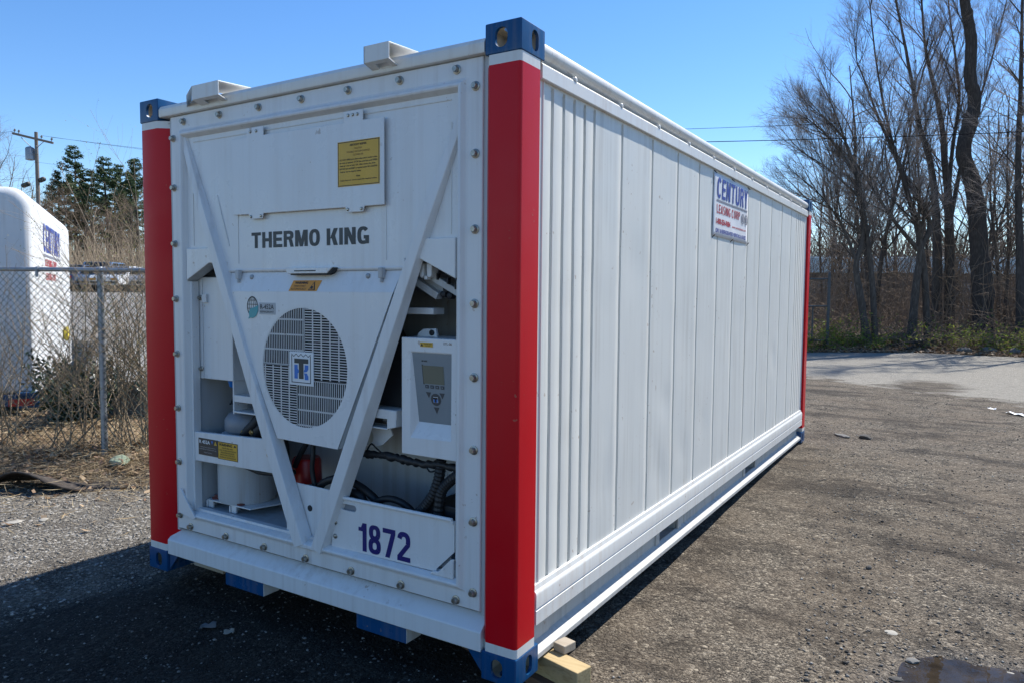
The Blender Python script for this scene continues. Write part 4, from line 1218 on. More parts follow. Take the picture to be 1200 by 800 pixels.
# compressor in the lower left opening
mb = MB(); mb.lathe((-1.885, .235, .425), [(.03, 0), (.148, 0), (.155, .02), (.155, .33), (.13, .37), (.06, .39)], 30)
cm = mb.build("compressor", M['bay'], box, smooth=40)
mb = MB()
mb.prism([(-2.055, .10), (-1.70, .10), (-1.60, .40), (-2.06, .40)], 'z', .418, .4245)
for x, y in ((-2.03, .11), (-1.83, .105), (-1.62, .36), (-2.02, .38)):
    mb.box(x - .018, x + .018, y - .006, y + .006, .380, .418)
    mb.box(x - .030, x - .022, y - .012, y + .05, .380, .418)
mb.build("mounting_frame", M['white'], cm, bevel=.002)
for x, y in ((-2.015, .13), (-1.80, .125), (-1.655, .34)):
    mb = MB(); mb.lathe((x, y, .4255), [(.022, 0), (.024, .008), (.010, .012), (.010, .022)], 14)
    mb.build("rubber_mount", simple("mount_rubber", (0.16, 0.05, 0.04), 0.6), cm, smooth=40)
mb = MB(); mb.tube([(-1.80, .10, .70), (-1.74, .09, .655), (-1.62, .10, .63), (-1.46, .10, .64), (-1.38, .12, .66)], .013, 8)
mb.build("hose", M['black'], box, smooth=60)
# spike-shaped stop at the lower left of the frame
mb = MB(); mb.prism([(-2.155, .487), (-2.135, .492), (-2.010, .350), (-2.030, .338), (-2.150, .360)], 'y', -0.006, 0.006)
mb.build("locating_blade", M['white'], box, bevel=.003)
# inner floor lip
mb = MB(); mb.box(-2.072, -0.312, .040, .075, .372, .388); mb.build("floor_lip", M['white'], box, bevel=.003)
# centre plate behind the foot of the V
mb = MB(); mb.prism([(-1.372, .655), (-1.335, .632), (-1.055, .628), (-1.055, .372), (-1.372, .372)], 'y', .058, .066)
ctp = mb.build("centre_plate", M['white'], box, bevel=.003)
mb = MB(); mb.lathe((-1.205, .058, .520), [(.015, 0), (.015, -.003), (.010, -.0032), (.004, -.0028)], 14, axis='y')
mb.build("plate_hole", M['dark'], ctp, smooth=40)
# receiver with red cap
mb = MB(); mb.lathe((-1.425, .24, .40), [(.05, 0), (.075, .0), (.075, .20), (.068, .215)], 22)
rcv = mb.build("receiver_tank", M['motor'], box, smooth=40)
mb = MB(); mb.lathe((-1.425, .24, .585), [(.07, 0), (.078, 0), (.074, .11), (.066, .125), (.02, .127)], 22)
mb.build("red_cap", M['redcap'], rcv, smooth=40)
# hoses
HS = [([(-1.50, .14, .86), (-1.455, .12, .80), (-1.445, .12, .70), (-1.445, .12, .60)], .022), ([(-1.41, .15, .68), (-1.36, .14, .75), (-1.30, .14, .83)], .014),
      ([(-1.265, .14, .84), (-1.250, .12, .76), (-1.255, .12, .68), (-1.235, .12, .60)], .012),
      ([(-1.24, .14, .58), (-1.17, .12, .64), (-1.06, .12, .672), (-.95, .12, .655), (-.85, .12, .61), (-.78, .12, .55)], .019),
      ([(-.88, .11, .545), (-.82, .11, .60), (-.745, .11, .625), (-.67, .12, .61), (-.60, .13, .56)], .016),
      ([(-1.02, .10, .59), (-.98, .10, .62), (-.92, .10, .615), (-.89, .10, .58)], .02)]
def smoothpath(P, n=6):
    P = [Vector(p) for p in P]; out = []
    for i in range(len(P) - 1):
        p0, p1, p2, p3 = P[max(0, i - 1)], P[i], P[i + 1], P[min(len(P) - 1, i + 2)]
        for k in range(n):
            t = k / n
            out.append(0.5 * ((2 * p1) + (p2 - p0) * t + (2 * p0 - 5 * p1 + 4 * p2 - p3) * t * t + (3 * p1 - p0 - 3 * p2 + p3) * t ** 3))
    return out + [P[-1]]
for P, r in HS:
    mb = MB(); mb.tube(smoothpath(P), r, 10); mb.build("hose", M['black'], box, smooth=60)
for P in ([(-.445, .10, .845), (-.455, .10, .77), (-.485, .10, .69), (-.53, .10, .63), (-.57, .10, .59)], [(-.335, .09, .80), (-.40, .10, .755), (-.445, .10, .70), (-.458, .10, .60)]):
    sp = smoothpath(P, 10)
    mb = MB(); mb.tube(sp, [.022 + .003 * (i % 2) for i in range(len(sp))], 10); mb.build("corrugated_conduit", M['black'], box, smooth=25)
mb = MB(); mb.prism([(-.60, .56), (-.50, .650), (-.335, .640), (-.335, .56)], 'y', .11, .30); mb.build("junction_box", M['dark'], box, bevel=.006)
# wiring loom under the control box
rng = random.Random(8)
P = smoothpath([(-.99, .12, .842), (-.90, .11, .815), (-.80, .11, .822), (-.69, .11, .818), (-.57, .10, .812), (-.45, .09, .822), (-.335, .09, .82)], 8)
mb = MB(); mb.tube([p + Vector((0, 0, rng.uniform(-.004, .004))) for p in P], [.013 + rng.uniform(0, .010) for p in P], 8)
mb.tube(smoothpath([(-.88, .10, .82), (-.84, .09, .87), (-.80, .09, .85), (-.76, .1, .82)]), .004, 5)
mb.tube(smoothpath([(-.52, .09, .81), (-.49, .08, .79), (-.46, .09, .80)]), .004, 5)
mb.build("wiring_loom", M['black'], box, smooth=50)
mb = MB(); mb.box(-.435, -.345, .13, .132, .735, .80); mb.build("paper_tag", M['labelwhite'], box)
# channel bracket and holed plate
mb = MB()
mb.box(-.868, -.662, .060, .066, 1.000, 1.042); mb.box(-.868, -.715, .060, .15, .952, .958); mb.box(-.868, -.662, .066, .25, 1.036, 1.042)
mb.prism([(-.716, .955), (-.664, .968), (-.664, 1.040), (-.716, 1.040)], 'y', .058, .20)
mb.box(-.868, -.716, .20, .205, .958, 1.0)
mb.build("channel_bracket", M['white'], box, bevel=.003)
mb = MB(); mb.holed_y([(-1.02, .80), (-.80, .865), (-.74, .915), (-.76, .955), (-.98, .955)], circle(-.905, .893, .048, .042, 24), .125, .131)
mb.build("holed_plate", M['white'], box)
# hinge arms in the upper right corner
mb = MB()
mb.prism([(-.530, 1.684), (-.505, 1.684), (-.505, 1.632), (-.515, 1.622), (-.525, 1.632)], 'y', .050, .10); mb.prism([(-.488, 1.684), (-.460, 1.684), (-.462, 1.632), (-.474, 1.622), (-.486, 1.632)], 'y', .050, .10)
mb.box(-.505, -.488, .055, .085, 1.615, 1.632)
mb.build("hinge_lug", M['white'], box, bevel=.003)
def plank(a, b, w, y0, y1):
    d = Vector((b[0] - a[0], b[1] - a[1])).normalized(); n = Vector((-d.y, d.x)) * w / 2
    return [(a[0] + n.x, a[1] + n.y), (a[0] - n.x, a[1] - n.y), (b[0] - n.x, b[1] - n.y), (b[0] + n.x, b[1] + n.y)]
mb = MB()
mb.prism(plank((-.62, 1.625), (-.47, 1.545), .030, 0, 0), 'y', .10, .14); mb.prism(plank((-.52, 1.640), (-.335, 1.550), .028, 0, 0), 'y', .09, .13)
mb.prism([(-.62, 1.640), (-.52, 1.652), (-.35, 1.565), (-.46, 1.545)], 'y', .135, .142)
mb.build("hinge_arm", M['bay'], box, bevel=.002)
for x, z in ((-.44, 1.555), (-.405, 1.548), (-.425, 1.575)):
    mb = MB(); mb.lathe((x, .10, z), [(.014, .03), (.014, 0), (.008, -.004)], 10, axis='y'); mb.build("bolt", M['dark'], box, smooth=40)
for x, z in ((-.40, 1.612), (-.455, 1.63), (-.36, 1.59)):
    mb = MB(); mb.box(x - .003, x + .003, .08, .10, z - .015, z + .012); mb.build("spring_clip", M['dark'], box)
mb = MB(); mb.box(-.74, -.505, .12, .20, 1.466, 1.495); mb.build("support_bracket", M['white'], box, bevel=.003)
mb = MB(); mb.lathe((-.675, .12, 1.487), [(.009, .01), (.009, -.003)], 10, axis='y'); mb.build("bracket_hole", M['dark'], box)
mb = MB(); mb.prism([(-.622, 1.366), (-.612, 1.385), (-.585, 1.402), (-.515, 1.405), (-.508, 1.366)], 'y', .15, .165); mb.build("lever_plate", M['white'], box, bevel=.003)
mb = MB(); mb.lathe((-.535, .15, 1.386), [(.013, 0), (.013, -.005), (.006, -.008)], 12, axis='y'); mb.build("lever_bolt", M['dark'], box, smooth=40)
# control box with recessed keypad
mb = MB()
cx0, cx1, cz0, cz1, cy0 = -.612, -.3185, .864, 1.369, .036
rx0, rx1, rz0, rz1, ry = -.562, -.345, .945, 1.310, .036
V = [(cx0, cy0, cz0), (cx1, cy0, cz0), (cx1, cy0, cz1), (cx0, cy0, cz1), (rx0, cy0, rz0), (rx1, cy0, rz0), (rx1, cy0, rz1), (rx0, cy0, rz1),
     (rx0 + .024, cy0 + .030, rz0 + .062), (rx1 - .002, cy0 + .030, rz0 + .062), (rx1 - .002, cy0 + .006, rz1 - .003), (rx0 + .004, cy0 + .006, rz1 - .003),
     (cx0, .24, cz0), (cx1, .24, cz0), (cx1, .24, cz1), (cx0, .24, cz1)]
mb.add(V, [(0, 1, 5, 4), (1, 2, 6, 5), (2, 3, 7, 6), (3, 0, 4, 7), (4, 5, 9, 8), (5, 6, 10, 9), (6, 7, 11, 10), (7, 4, 8, 11), (8, 9, 10, 11), (0, 12, 13, 1), (1, 13, 14, 2), (2, 14, 15, 3), (3, 15, 12, 0)])
cbx = mb.build("control_box", M['panel'], box, bevel=.003)
def kp(u, v, o=0.0):
    """point on the tilted keypad, u,v in 0..1"""
    a = Vector((rx0 + .024, cy0 + .030, rz0 + .062)); b = Vector((rx1 - .002, cy0 + .030, rz0 + .062)); c = Vector((rx1 - .002, cy0 + .006, rz1 - .003)); d = Vector((rx0 + .004, cy0 + .006, rz1 - .003))
    p = (a * (1 - u) + b * u) * (1 - v) + (d * (1 - u) + c * u) * v
    return p + Vector((0, -1, -.08)).normalized() * o
mb = MB(); mb.add([kp(0, 0, .001), kp(1, 0, .001), kp(1, 1, .001), kp(0, 1, .001)], [(0, 1, 2, 3)])
pad = mb.build("keypad", M['keypad'], cbx)
def kquad(pts, mat, name, o):
    m_ = MB(); m_.add([kp(u, v, o) for u, v in pts], [tuple(range(len(pts)))]); return m_.build(name, mat, pad)
kquad([(.24, .565), (.78, .565), (.78, .825), (.24, .825)], M['lcd'], "display", .0022)
kquad([(.225, .555), (.255, .555), (.255, .835), (.225, .835)], M['ink'], "display_edge", .0018)
for i in range(4):
    u = .27 + i * .135
    kquad([(u, .500), (u + .095, .500), (u + .095, .548), (u, .548)], M['keydark'], "key", .002)
    kquad([(u + .032, .515), (u + .062, .515), (u + .062, .533), (u + .032, .533)], M['keypad'], "key_mark", .003)
kquad([(.27, .445), (.41, .445), (.345, .360)][::-1], M['keydark'], "arrow_key", .002)
kquad([(.635, .445), (.775, .445), (.705, .360)][::-1], M['keydark'], "arrow_key", .002)
kquad([(.455, .235), (.605, .235), (.53, .140)][::-1], M['keydark'], "arrow_key", .002)
kquad([(.53 + .135 * math.cos(a), .345 + .088 * math.sin(a)) for a in [2 * math.pi * i / 24 for i in range(24)]], M['keydark'], "round_key", .0025)
kquad([(.465, .305), (.59, .305), (.59, .385), (.465, .385)], M['labelwhite'], "emblem_plate", .0032)
kquad([(.475, .308), (.508, .308), (.508, .352), (.475, .352)], M['tkblue'], "emblem_letter", .0042)
kquad([(.548, .308), (.58, .308), (.58, .352), (.548, .352)], M['tkblue'], "emblem_letter", .0042)
kquad([(.508, .308), (.548, .308), (.548, .352), (.585, .352), (.585, .378), (.47, .378), (.47, .352), (.508, .352)], M['ink'], "emblem_letter", .0044)
text("MP-4000", pad, M['ink'], kp(.23, .875, .002), FX, FZ, .030, .007, bold=.03)
mb = MB(); mb.box(-.508, -.442, .0335, .0355, 1.333, 1.352); yl = mb.build("caution_label", M['yellow'], cbx)
mb = MB(); mb.add([(-.505, .0328, 1.336), (-.492, .0328, 1.336), (-.4985, .0328, 1.350)], [(0, 1, 2)]); mb.build("label_symbol", M['ink'], yl)
text("DANGER HIGH\nVOLTAGE", yl, M['ink'], (-.488, .0330, 1.336), FX, FZ, .042, .013)
text("ETL-06", cbx, M['inkbrown'], (-.385, .0355, 1.345), FX, FZ, .042, .010)
text("Century Leasing Corp", cbx, M['inkbrown'], (-.3235, .0353, 1.165), (0, 0, -1), FX, .15, .014)
mb = MB()
# lower right number panel
mb.holed_y([(-1.020, .612), (-.322, .612), (-.322, .482), (-.416, .392), (-.416, .380), (-1.032, .375)], stadium(-.925, .574, .098, .030, 6), .030, .040)
npn = mb.build("number_panel", M['panel'], box)
mb = MB(); mb.tube([(-1.030, .026, .617), (-.332, .026, .617)], .009, 10); mb.tube([(-.335, .026, .617), (-.333, .026, .600)], .008, 8); mb.build("panel_lip", M['panel'], npn, smooth=60)
mb = MB(); mb.box(-1.0, -.35, .046, .052, .40, .60); mb.build("panel_backing", M['motor'], npn)
for z in (.492, .426):
    mb = MB(); mb.lathe((-1.008, .030, z), [(.012, 0), (.012, -.003), (.005, -.008)], 10, axis='y'); mb.build("screw", M['steel'], npn, smooth=40)
letters("1872", npn, M['navy'], (-.868, .0296, .388), FX, FZ, 0.310, .130, stem=.195, bar=.165, cw=.58, gap=.09)
mb = MB(); mb.prism([(-.318, .455), (-.318, .372), (-.440, .372), (-.425, .385), (-.395, .388), (-.330, .452)][::-1], 'y', .014, .0285); mb.build("corner_gusset", M['white'], box, bevel=.003)
# skid feet under the sill with blue ends, and blue casting gussets
for a, b in ((-1.790, -1.495), (-.862, -.566)):
    mb = MB(); mb.box(a, b, .012, .115, .030, .1035); mb.f_count = len(mb.f)
    o = mb.build("skid_foot", [M['blue'], M['rail']], box, bevel=.004)
    for p in o.data.polygons:
        if abs(p.normal.x) > .9: p.material_index = 1
for s in (0, 1):
    mb = MB()
    P = [(-.1655, .1035), (-.245, .1035), (-.1655, .012)] if s == 0 else [(-W_ + .1655, .1035), (-W_ + .245, .1035), (-W_ + .1655, .012)]
    mb.prism(P, 'y', .012, .024); mb.build("casting_gusset", M['blue'], box, bevel=.002)

# ================================================================== things on and round the container
# banner sign tied to the side wall
sg = thing("company_sign", "white printed sheet sign with blue and red lettering, tied to the long side wall", "sign", (0.0, 2.995, GZ + 2.18))
def SY(y): return y - 2.995
def SZ(z): return z - 2.18
V, F = [], []
nu, nv = 24, 14
def sgx(u, v): return -0.0175 + 0.0016 * math.sin(u * 9.5 + 1) * (0.4 + .6 * v) + 0.0012 * math.sin(v * 7 + u * 3)
for i in range(nv + 1):
    for j in range(nu + 1):
        u, v = j / nu, i / nv
        V.append((sgx(u, v), SY(2.537 + (3.452 - 2.537) * u - .008 * (1 - v)), SZ(1.968 + (2.390 - 1.968) * v)))
for i in range(nv):
    for j in range(nu):
        F.append((i * (nu + 1) + j, i * (nu + 1) + j + 1, (i + 1) * (nu + 1) + j + 1, (i + 1) * (nu + 1) + j))
sh = np_mesh("sheet", V, F, [M['signwhite']], sg, smooth=True)
sm_ = sh.modifiers.new("thickness", 'SOLIDIFY'); sm_.thickness = 0.0012; sm_.offset = -1
def stext(body, mat, y0, y1, z0, z1, bold):
    o = text(body, sg, mat, (0.0, SY(y0), SZ(z0)), (0, 1, 0), (0, 0, 1), y1 - y0, z1 - z0, bold=bold)
    me = o.data; n = len(me.vertices); co = np.empty(n * 3, np.float32); me.vertices.foreach_get("co", co); co = co.reshape(-1, 3)
    for k in range(n):
        u = (co[k, 1] - SY(2.537)) / .915; v = (co[k, 2] - SZ(1.968)) / .422
        co[k, 0] = sgx(u, v) + .0016
    me.vertices.foreach_set("co", co.ravel()); me.update()
def sgwarp(v): return (sgx((v[1] - SY(2.537)) / .915, (v[2] - SZ(1.968)) / .422) + .0016 + v[0], v[1], v[2])
letters("CENTURY", sg, M['signblue'], (0, SY(2.615), SZ(2.232)), (0, 1, 0), (0, 0, 1), .81, .136, stem=.22, bar=.16, cw=.70, gap=.13, warp=sgwarp)
letters("LEASING CORP", sg, M['signred'], (0, SY(2.615), SZ(2.128)), (0, 1, 0), (0, 0, 1), .60, .060, stem=.17, bar=.15, cw=.60, gap=.19, warp=sgwarp)
stext("1-800-254-9684", M['signred'], 2.600, 2.965, 2.052, 2.095, .045)
stext("www.centuryleasing.com", M['signred'], 3.010, 3.400, 2.052, 2.074, .02)
stext("DRY & REFRIGERATED RENTALS & SALES", M['signblue'], 2.600, 3.400, 1.995, 2.024, .03)
mb = MB()
for k in range(16):
    ya, yb = 2.612 + .81 * k / 16, 2.612 + .81 * (k + 1) / 16
    V = [(sgx((y - 2.537) / .915, (z - 1.968) / .422) + .0016, SY(y), SZ(z)) for y, z in ((ya, 2.206), (yb, 2.206), (yb, 2.220), (ya, 2.220))]
    mb.add(V, [(0, 1, 2, 3)])
mb.build("rule_bar", M['signgrey'], sg)
for yc_ in (3.295, 3.395):
    mb = MB()
    for (r0, r1) in ((.030, .040), (.0, .022)):
        for i in range(20):
            a, b = 2 * math.pi * i / 20, 2 * math.pi * (i + 1) / 20
            q = [(r0, a), (r1, a), (r1, b), (r0, b)]
            mb.add([(sgx((yc_ - 2.537) / .915, .42) + .003, SY(yc_ + r * math.cos(t) * 1.1), SZ(2.145 + r * math.sin(t))) for r, t in q], [(0, 1, 2, 3)])
    mb.build("round_emblem", M['signgrey'], sg)
for yy, zz in ((2.552, 2.384), (2.99, 2.386), (3.44, 2.384), (2.545, 1.975), (2.99, 1.972), (3.44, 1.975)):
    mb = MB(); mb.tube([(-.022, SY(yy), SZ(zz + (.02 if zz > 2.2 else -.02))), (-.003, SY(yy), SZ(zz)), (-.004, SY(yy + .008), SZ(zz + .003))], .003, 6)
    mb.build("cable_tie", M['black'], sg, smooth=60)

# timber under the near corner
def rotated_block(name, label, cat, pts, z0, z1, mat, bev=.004):
    c = [sum(p[0] for p in pts) / 4, sum(p[1] for p in pts) / 4]
    mb = MB(); mb.prism([(p[0] - c[0], p[1] - c[1]) for p in pts], 'z', 0, z1 - z0)
    o = mb.build(name, mat, None, bevel=bev); o.location = (c[0], c[1], z0)
    return tag(o, label, cat)
def obl(ax, ay, bx, by, w):
    d = Vector((bx - ax, by - ay)).normalized(); n = Vector((-d.y, d.x)) * w
    return [(ax, ay), (bx, by), (bx + n.x, by + n.y), (ax + n.x, ay + n.y)]
rotated_block("timber_block", "pale yellow squared timber sticking out under the near corner of the container", "timber", obl(-.45, .348, .176, .192, .090), .043, .1300, M['pine4x4'])
rotated_block("timber_offcut", "short weathered grey offcut lying on the yellow timber against the side rail", "timber", obl(.000, .312, .062, .297, .075), .1312, .168, M['wood2x4'])
rotated_block("timber_board", "dark reddish brown board lying under the yellow timber", "timber", obl(-.50, .330, .085, .175, .14), .003, .0420, M['woodred'])
rotated_block("timber_block", "squared timber under the front corner casting furthest from the sign", "timber", obl(-2.6, .30, -2.2, .30, .12), .003, .099, M['wood2x4'])
# ================================================================== setting
def ground_h(x, y):
    sm = lambda a, b, t: (lambda q: q * q * (3 - 2 * q))(max(0.0, min(1.0, (t - a) / (b - a))))
    h = .088 * sm(1.6, 5.2, y) * (1 - sm(9, 17, y)) * sm(-5, -3, x)
    h += 0.012 * mnoise.noise(Vector((x * .5, y * .5, 0))) + 0.011 * mnoise.noise(Vector((x * 2.4, y * 2.4, 5)))
    ye = 24.0 + .75 * min(x, 0.0)
    if y > ye and x > -14: h += min(.45, (y - ye) * .16) * (1.0 if x > -9 else max(0, (x + 14) / 5)) + .05 * mnoise.noise(Vector((x, y, 2)))
    q = -.527 * x + .85 * y
    if x < -3 and q > 3.4 and y < 9: h += min(.05, (q - 3.4) * .10) + .02 * mnoise.noise(Vector((x * 2.2, y * 2.2, 7)))
    # dip for the puddle
    h -= .035 * math.exp(-(((x - 1.78) / .46) ** 2 + ((y - 1.02) / .42) ** 2) ** 2)
    return h
def axis_vals(lo, hi, step, far):
    a = list(np.arange(lo, hi + 1e-6, step)); g = step
    up, dn = [], []
    v = hi
    while v < far: g *= 1.35; v += g; up.append(v)
    v = lo; g = step
    while v > -far: g *= 1.35; v -= g; dn.append(v)
    return dn[::-1] + a + up
gx_ = axis_vals(-12, 7, .16, 600); gy_ = axis_vals(-6, 34, .16, 600)
V = []
for y in gy_:
    for x in gx_:
        V.append((x, y, ground_h(x, y) if (-40 < x < 40 and -20 < y < 90) else 0.0))
nx = len(gx_)
ii, jj = np.meshgrid(np.arange(len(gy_) - 1), np.arange(nx - 1), indexing='ij')
a = (ii * nx + jj).ravel()
F = np.stack([a, a + 1, a + nx + 1, a + nx], 1)
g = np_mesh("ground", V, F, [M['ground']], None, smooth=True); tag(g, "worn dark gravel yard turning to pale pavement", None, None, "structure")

# view-aligned frame for the fence side (depth d along the fence normal, s along the fence)
FO = Vector((-5.687, 1.543, 0)); FR_ = Vector((0.8503, 0.5263, 0)).normalized(); FN = Vector((-0.5263, 0.8503, 0)).normalized()
def fp(s, d, z=0.0): return FO + FR_ * s + FN * d + Vector((0, 0, z))

# puddle
rng = random.Random(2)
P = [(1.245, 1.06), (1.262, 1.27), (1.31, 1.41), (1.40, 1.455), (1.50, 1.46), (1.60, 1.455), (1.72, 1.49), (1.88, 1.55), (2.05, 1.52), (2.20, 1.35), (2.25, 1.05), (2.15, .78), (1.95, .62), (1.66, .56), (1.42, .66), (1.28, .84)]
Pq = []
for i in range(len(P)):
    p, q = P[i], P[(i + 1) % len(P)]
    for k in range(5):
        t = k / 5
        Pq.append((p[0] + (q[0] - p[0]) * t + rng.uniform(-.018, .018), p[1] + (q[1] - p[1]) * t + rng.uniform(-.018, .018)))
mb = MB(); mb.add([(x, y, 0.0) for x, y in Pq], [tuple(range(len(Pq)))])
pu = mb.build("puddle", M['water'], None); pu.location = (0, 0, 0.001); tag(pu, "shallow muddy puddle in the gravel", None, None, "structure")

# raised lot beyond the fence
lot_poly = [fp(-2.6, 2.55), fp(2.8, 2.55), fp(14, 60), fp(-75, 60), fp(-75, 14), fp(-7.2, 9.6), fp(-6.4, 9.2)]
def lot_z(p): return 0.50 + max(0.0, min(1.0, ((p - FO).dot(FN) - 2.5) / 36.0)) * 1.24
nA, nB = 30, 24
V, F = [], []
for i in range(nB + 1):
    d = 2.55 + (60 - 2.55) * (i / nB) ** 1.6
    sl_ = -1.75 - (d - 2.55) * .50 if d < 8.0 else -4.6 - (d - 8.0) * 2.2
    sr_ = 2.8 + (d - 2.55) * .20
    for j in range(nA + 1):
        p = fp(sl_ + (sr_ - sl_) * j / nA, d); p.z = lot_z(p) + .02 * mnoise.noise(p * .5)
        V.append(p)
for i in range(nB):
    for j in range(nA):
        F.append((i * (nA + 1) + j, i * (nA + 1) + j + 1, (i + 1) * (nA + 1) + j + 1, (i + 1) * (nA + 1) + j))
nV = len(V)
bord = [j for j in range(nA + 1)] + [i * (nA + 1) + nA for i in range(1, nB + 1)] + [nB * (nA + 1) + j for j in range(nA - 1, -1, -1)] + [i * (nA + 1) for i in range(nB - 1, 0, -1)]
for k in bord: V.append((V[k][0], V[k][1], -.3))
for k in range(len(bord)):
    k2 = (k + 1) % len(bord)
    F.append((bord[k], nV + k, nV + k2, bord[k2]))
lo = np_mesh("upper_lot", V, F, [M['lot']], None); tag(lo, "pale sloping parking lot above the kerb wall", None, None, "structure")
# low concrete wall that holds the lot
mb = MB()
mb.box(-1.85, 2.9, -.12, .10, -.15, .512)
kw = mb.build("retaining_wall", M['concrete'], None, bevel=.015); kw.location = fp(0, 2.42); kw.rotation_euler = (0, 0, math.atan2(FR_.y, FR_.x))
tag(kw, "low shaded concrete retaining wall beyond the chain link fence", "wall")

# ---------------------------------------------------------------- chain link fence
FRZ = math.atan2(FR_.y, FR_.x)
fence = thing("chain_link_fence", "green chain link fence with galvanised top rail and posts beside the white container", "fence", FO, FRZ)
mb = MB(); mb.tube([(-9, 0, 1.865), (6, 0, 1.865)], .021, 12); mb.build("top_rail", M['galv'], fence, smooth=60)
for s in (-9, -6, -3, 0, 3, 6):
    mb = MB(); mb.tube([(s, .03, -.1), (s, .03, 1.835)], .030, 12); mb.tube([(s, .03, 1.835), (s, .03, 1.87), (s, .03, 1.895)], [.034, .034, .020], 12)
    mb.tube([(s - .022, .0, 1.865), (s + .022, .0, 1.865)], .027, 12); mb.tube([(s, .03, .62), (s, .03, .635)], .0325, 12)
    mb.build("post", M['galv'], fence, smooth=60)
mb = MB()
for s in (-7.55, -4.3, -.585, 2.2):
    mb.tube([(s - .012, 0, 1.865), (s + .012, 0, 1.865)], .028, 10); mb.box(s - .012, s + .012, -.024, -.010, 1.79, 1.865)
mb.build("rail_clamp", M['galv'], fence, smooth=40)
def chain(s0, s1, z0, z1, p=.066):
    VV, FF = [], []
    nrow = int((z1 - z0) / (p / 2))
    def seg(a, b, r=.0024):
        a = Vector(a); b = Vector(b); t = (b - a).normalized(); n = t.cross(Vector((0, 1, 0))).normalized(); m_ = Vector((0, 1, 0))
        k = len(VV)
        for q in (a, b):
            for c_, s_ in ((1, 0), (-.5, .87), (-.5, -.87)): VV.append(q + (n * c_ + m_ * s_) * r)
        for i in range(3): FF.append((k + i, k + (i + 1) % 3, k + 3 + (i + 1) % 3, k + 3 + i))
    H = z1 - z0
    n = int((s1 - s0) / p)
    for i in range(-int(H / p) - 1, n + 1):
        for sgn in (1, -1):
            a0 = s0 + i * p if sgn > 0 else s0 + i * p + H * 1.0
            a1 = a0 + H * sgn
            za, zb = z0, z1
            # clip to s0..s1
            if sgn > 0:
                if a1 < s0 or a0 > s1: continue
                if a0 < s0: za += s0 - a0; a0 = s0
                if a1 > s1: zb -= a1 - s1; a1 = s1
            else:
                if a0 < s0 or a1 > s1: continue
                if a0 > s1: za += a0 - s1; a0 = s1
                if a1 < s0: zb -= s0 - a1; a1 = s0
            if zb - za < .01: continue
            k = max(1, int((zb - za) / .6)); off = .003 * sgn
            for j in range(k):
                t0, t1 = j / k, (j + 1) / k
                bow = lambda t: .012 * math.sin((za + (zb - za) * t) * 2.1 + (a0 + (a1 - a0) * t) * 1.7)
                seg((a0 + (a1 - a0) * t0, off + bow(t0), za + (zb - za) * t0), (a0 + (a1 - a0) * t1, off + bow(t1), za + (zb - za) * t1))
    return np.array([tuple(v) for v in VV]), np.array(FF)
vv, ff = chain(-8.8, 5.8, .03, 1.85)
np_mesh("wire_mesh", vv, ff, [M['meshgreen']], fence)

# ---------------------------------------------------------------- twig and tree machinery
class Tubes:
    def __init__(self): self.V = []; self.F = []; self.n = 0
    def add(self, P, R, sides):
        P = np.asarray(P, float); n = len(P)
        T = np.empty_like(P); T[1:-1] = P[2:] - P[:-2]; T[0] = P[1] - P[0]; T[-1] = P[-1] - P[-2]
        T /= np.linalg.norm(T, axis=1)[:, None] + 1e-9
        ref = np.array((0.31, 0.95, 0.05)) if abs(T[0][2]) > .7 else np.array((0.05, .1, 1.0))
        N = ref - T * (T @ ref)[:, None]; N /= np.linalg.norm(N, axis=1)[:, None] + 1e-9
        B = np.cross(T, N)
        ang = 2 * np.pi * np.arange(sides) / sides
        ring = N[:, None, :] * np.cos(ang)[None, :, None] + B[:, None, :] * np.sin(ang)[None, :, None]
        V = P[:, None, :] + ring * np.asarray(R, float)[:, None, None]
        self.V.append(V.reshape(-1, 3))
        i = np.arange(n - 1)[:, None] * sides; k = np.arange(sides)[None, :]; k2 = (k + 1) % sides
        self.F.append(np.stack([i + k, i + k2, i + sides + k2, i + sides + k], -1).reshape(-1, 4) + self.n)
        self.n += n * sides
    def build(self, name, mat, parent=None, smooth=True):
        return np_mesh(name, np.concatenate(self.V), np.concatenate(self.F), [mat], parent, smooth=smooth)

class Leaves:
    def __init__(self): self.C = []; 
    def add(self, p, size): self.C.append((p[0], p[1], p[2], size))
    def build(self, name, mat, parent, rs, asp=.5, flat=0.0):
        C = np.array(self.C); n = len(C)
        a = rs.normal(size=(n, 3)); a[:, 2] *= (1 - flat); a /= np.linalg.norm(a, axis=1)[:, None]
        b = rs.normal(size=(n, 3)); b[:, 2] *= (1 - flat); b -= a * (a * b).sum(1)[:, None]; b /= np.linalg.norm(b, axis=1)[:, None]
        s = C[:, 3:4]; c = C[:, :3]
        V = np.stack([c - a * s, c - b * s * asp, c + a * s, c + b * s * asp], 1).reshape(-1, 3)
        F = np.arange(4 * n).reshape(n, 4)
        return np_mesh(name, V, F, [mat], parent)

def unit(v): return v / (np.linalg.norm(v) + 1e-9)
def perp(rs, d):
    r = rs.normal(size=3); r -= d * (r @ d); return unit(r)

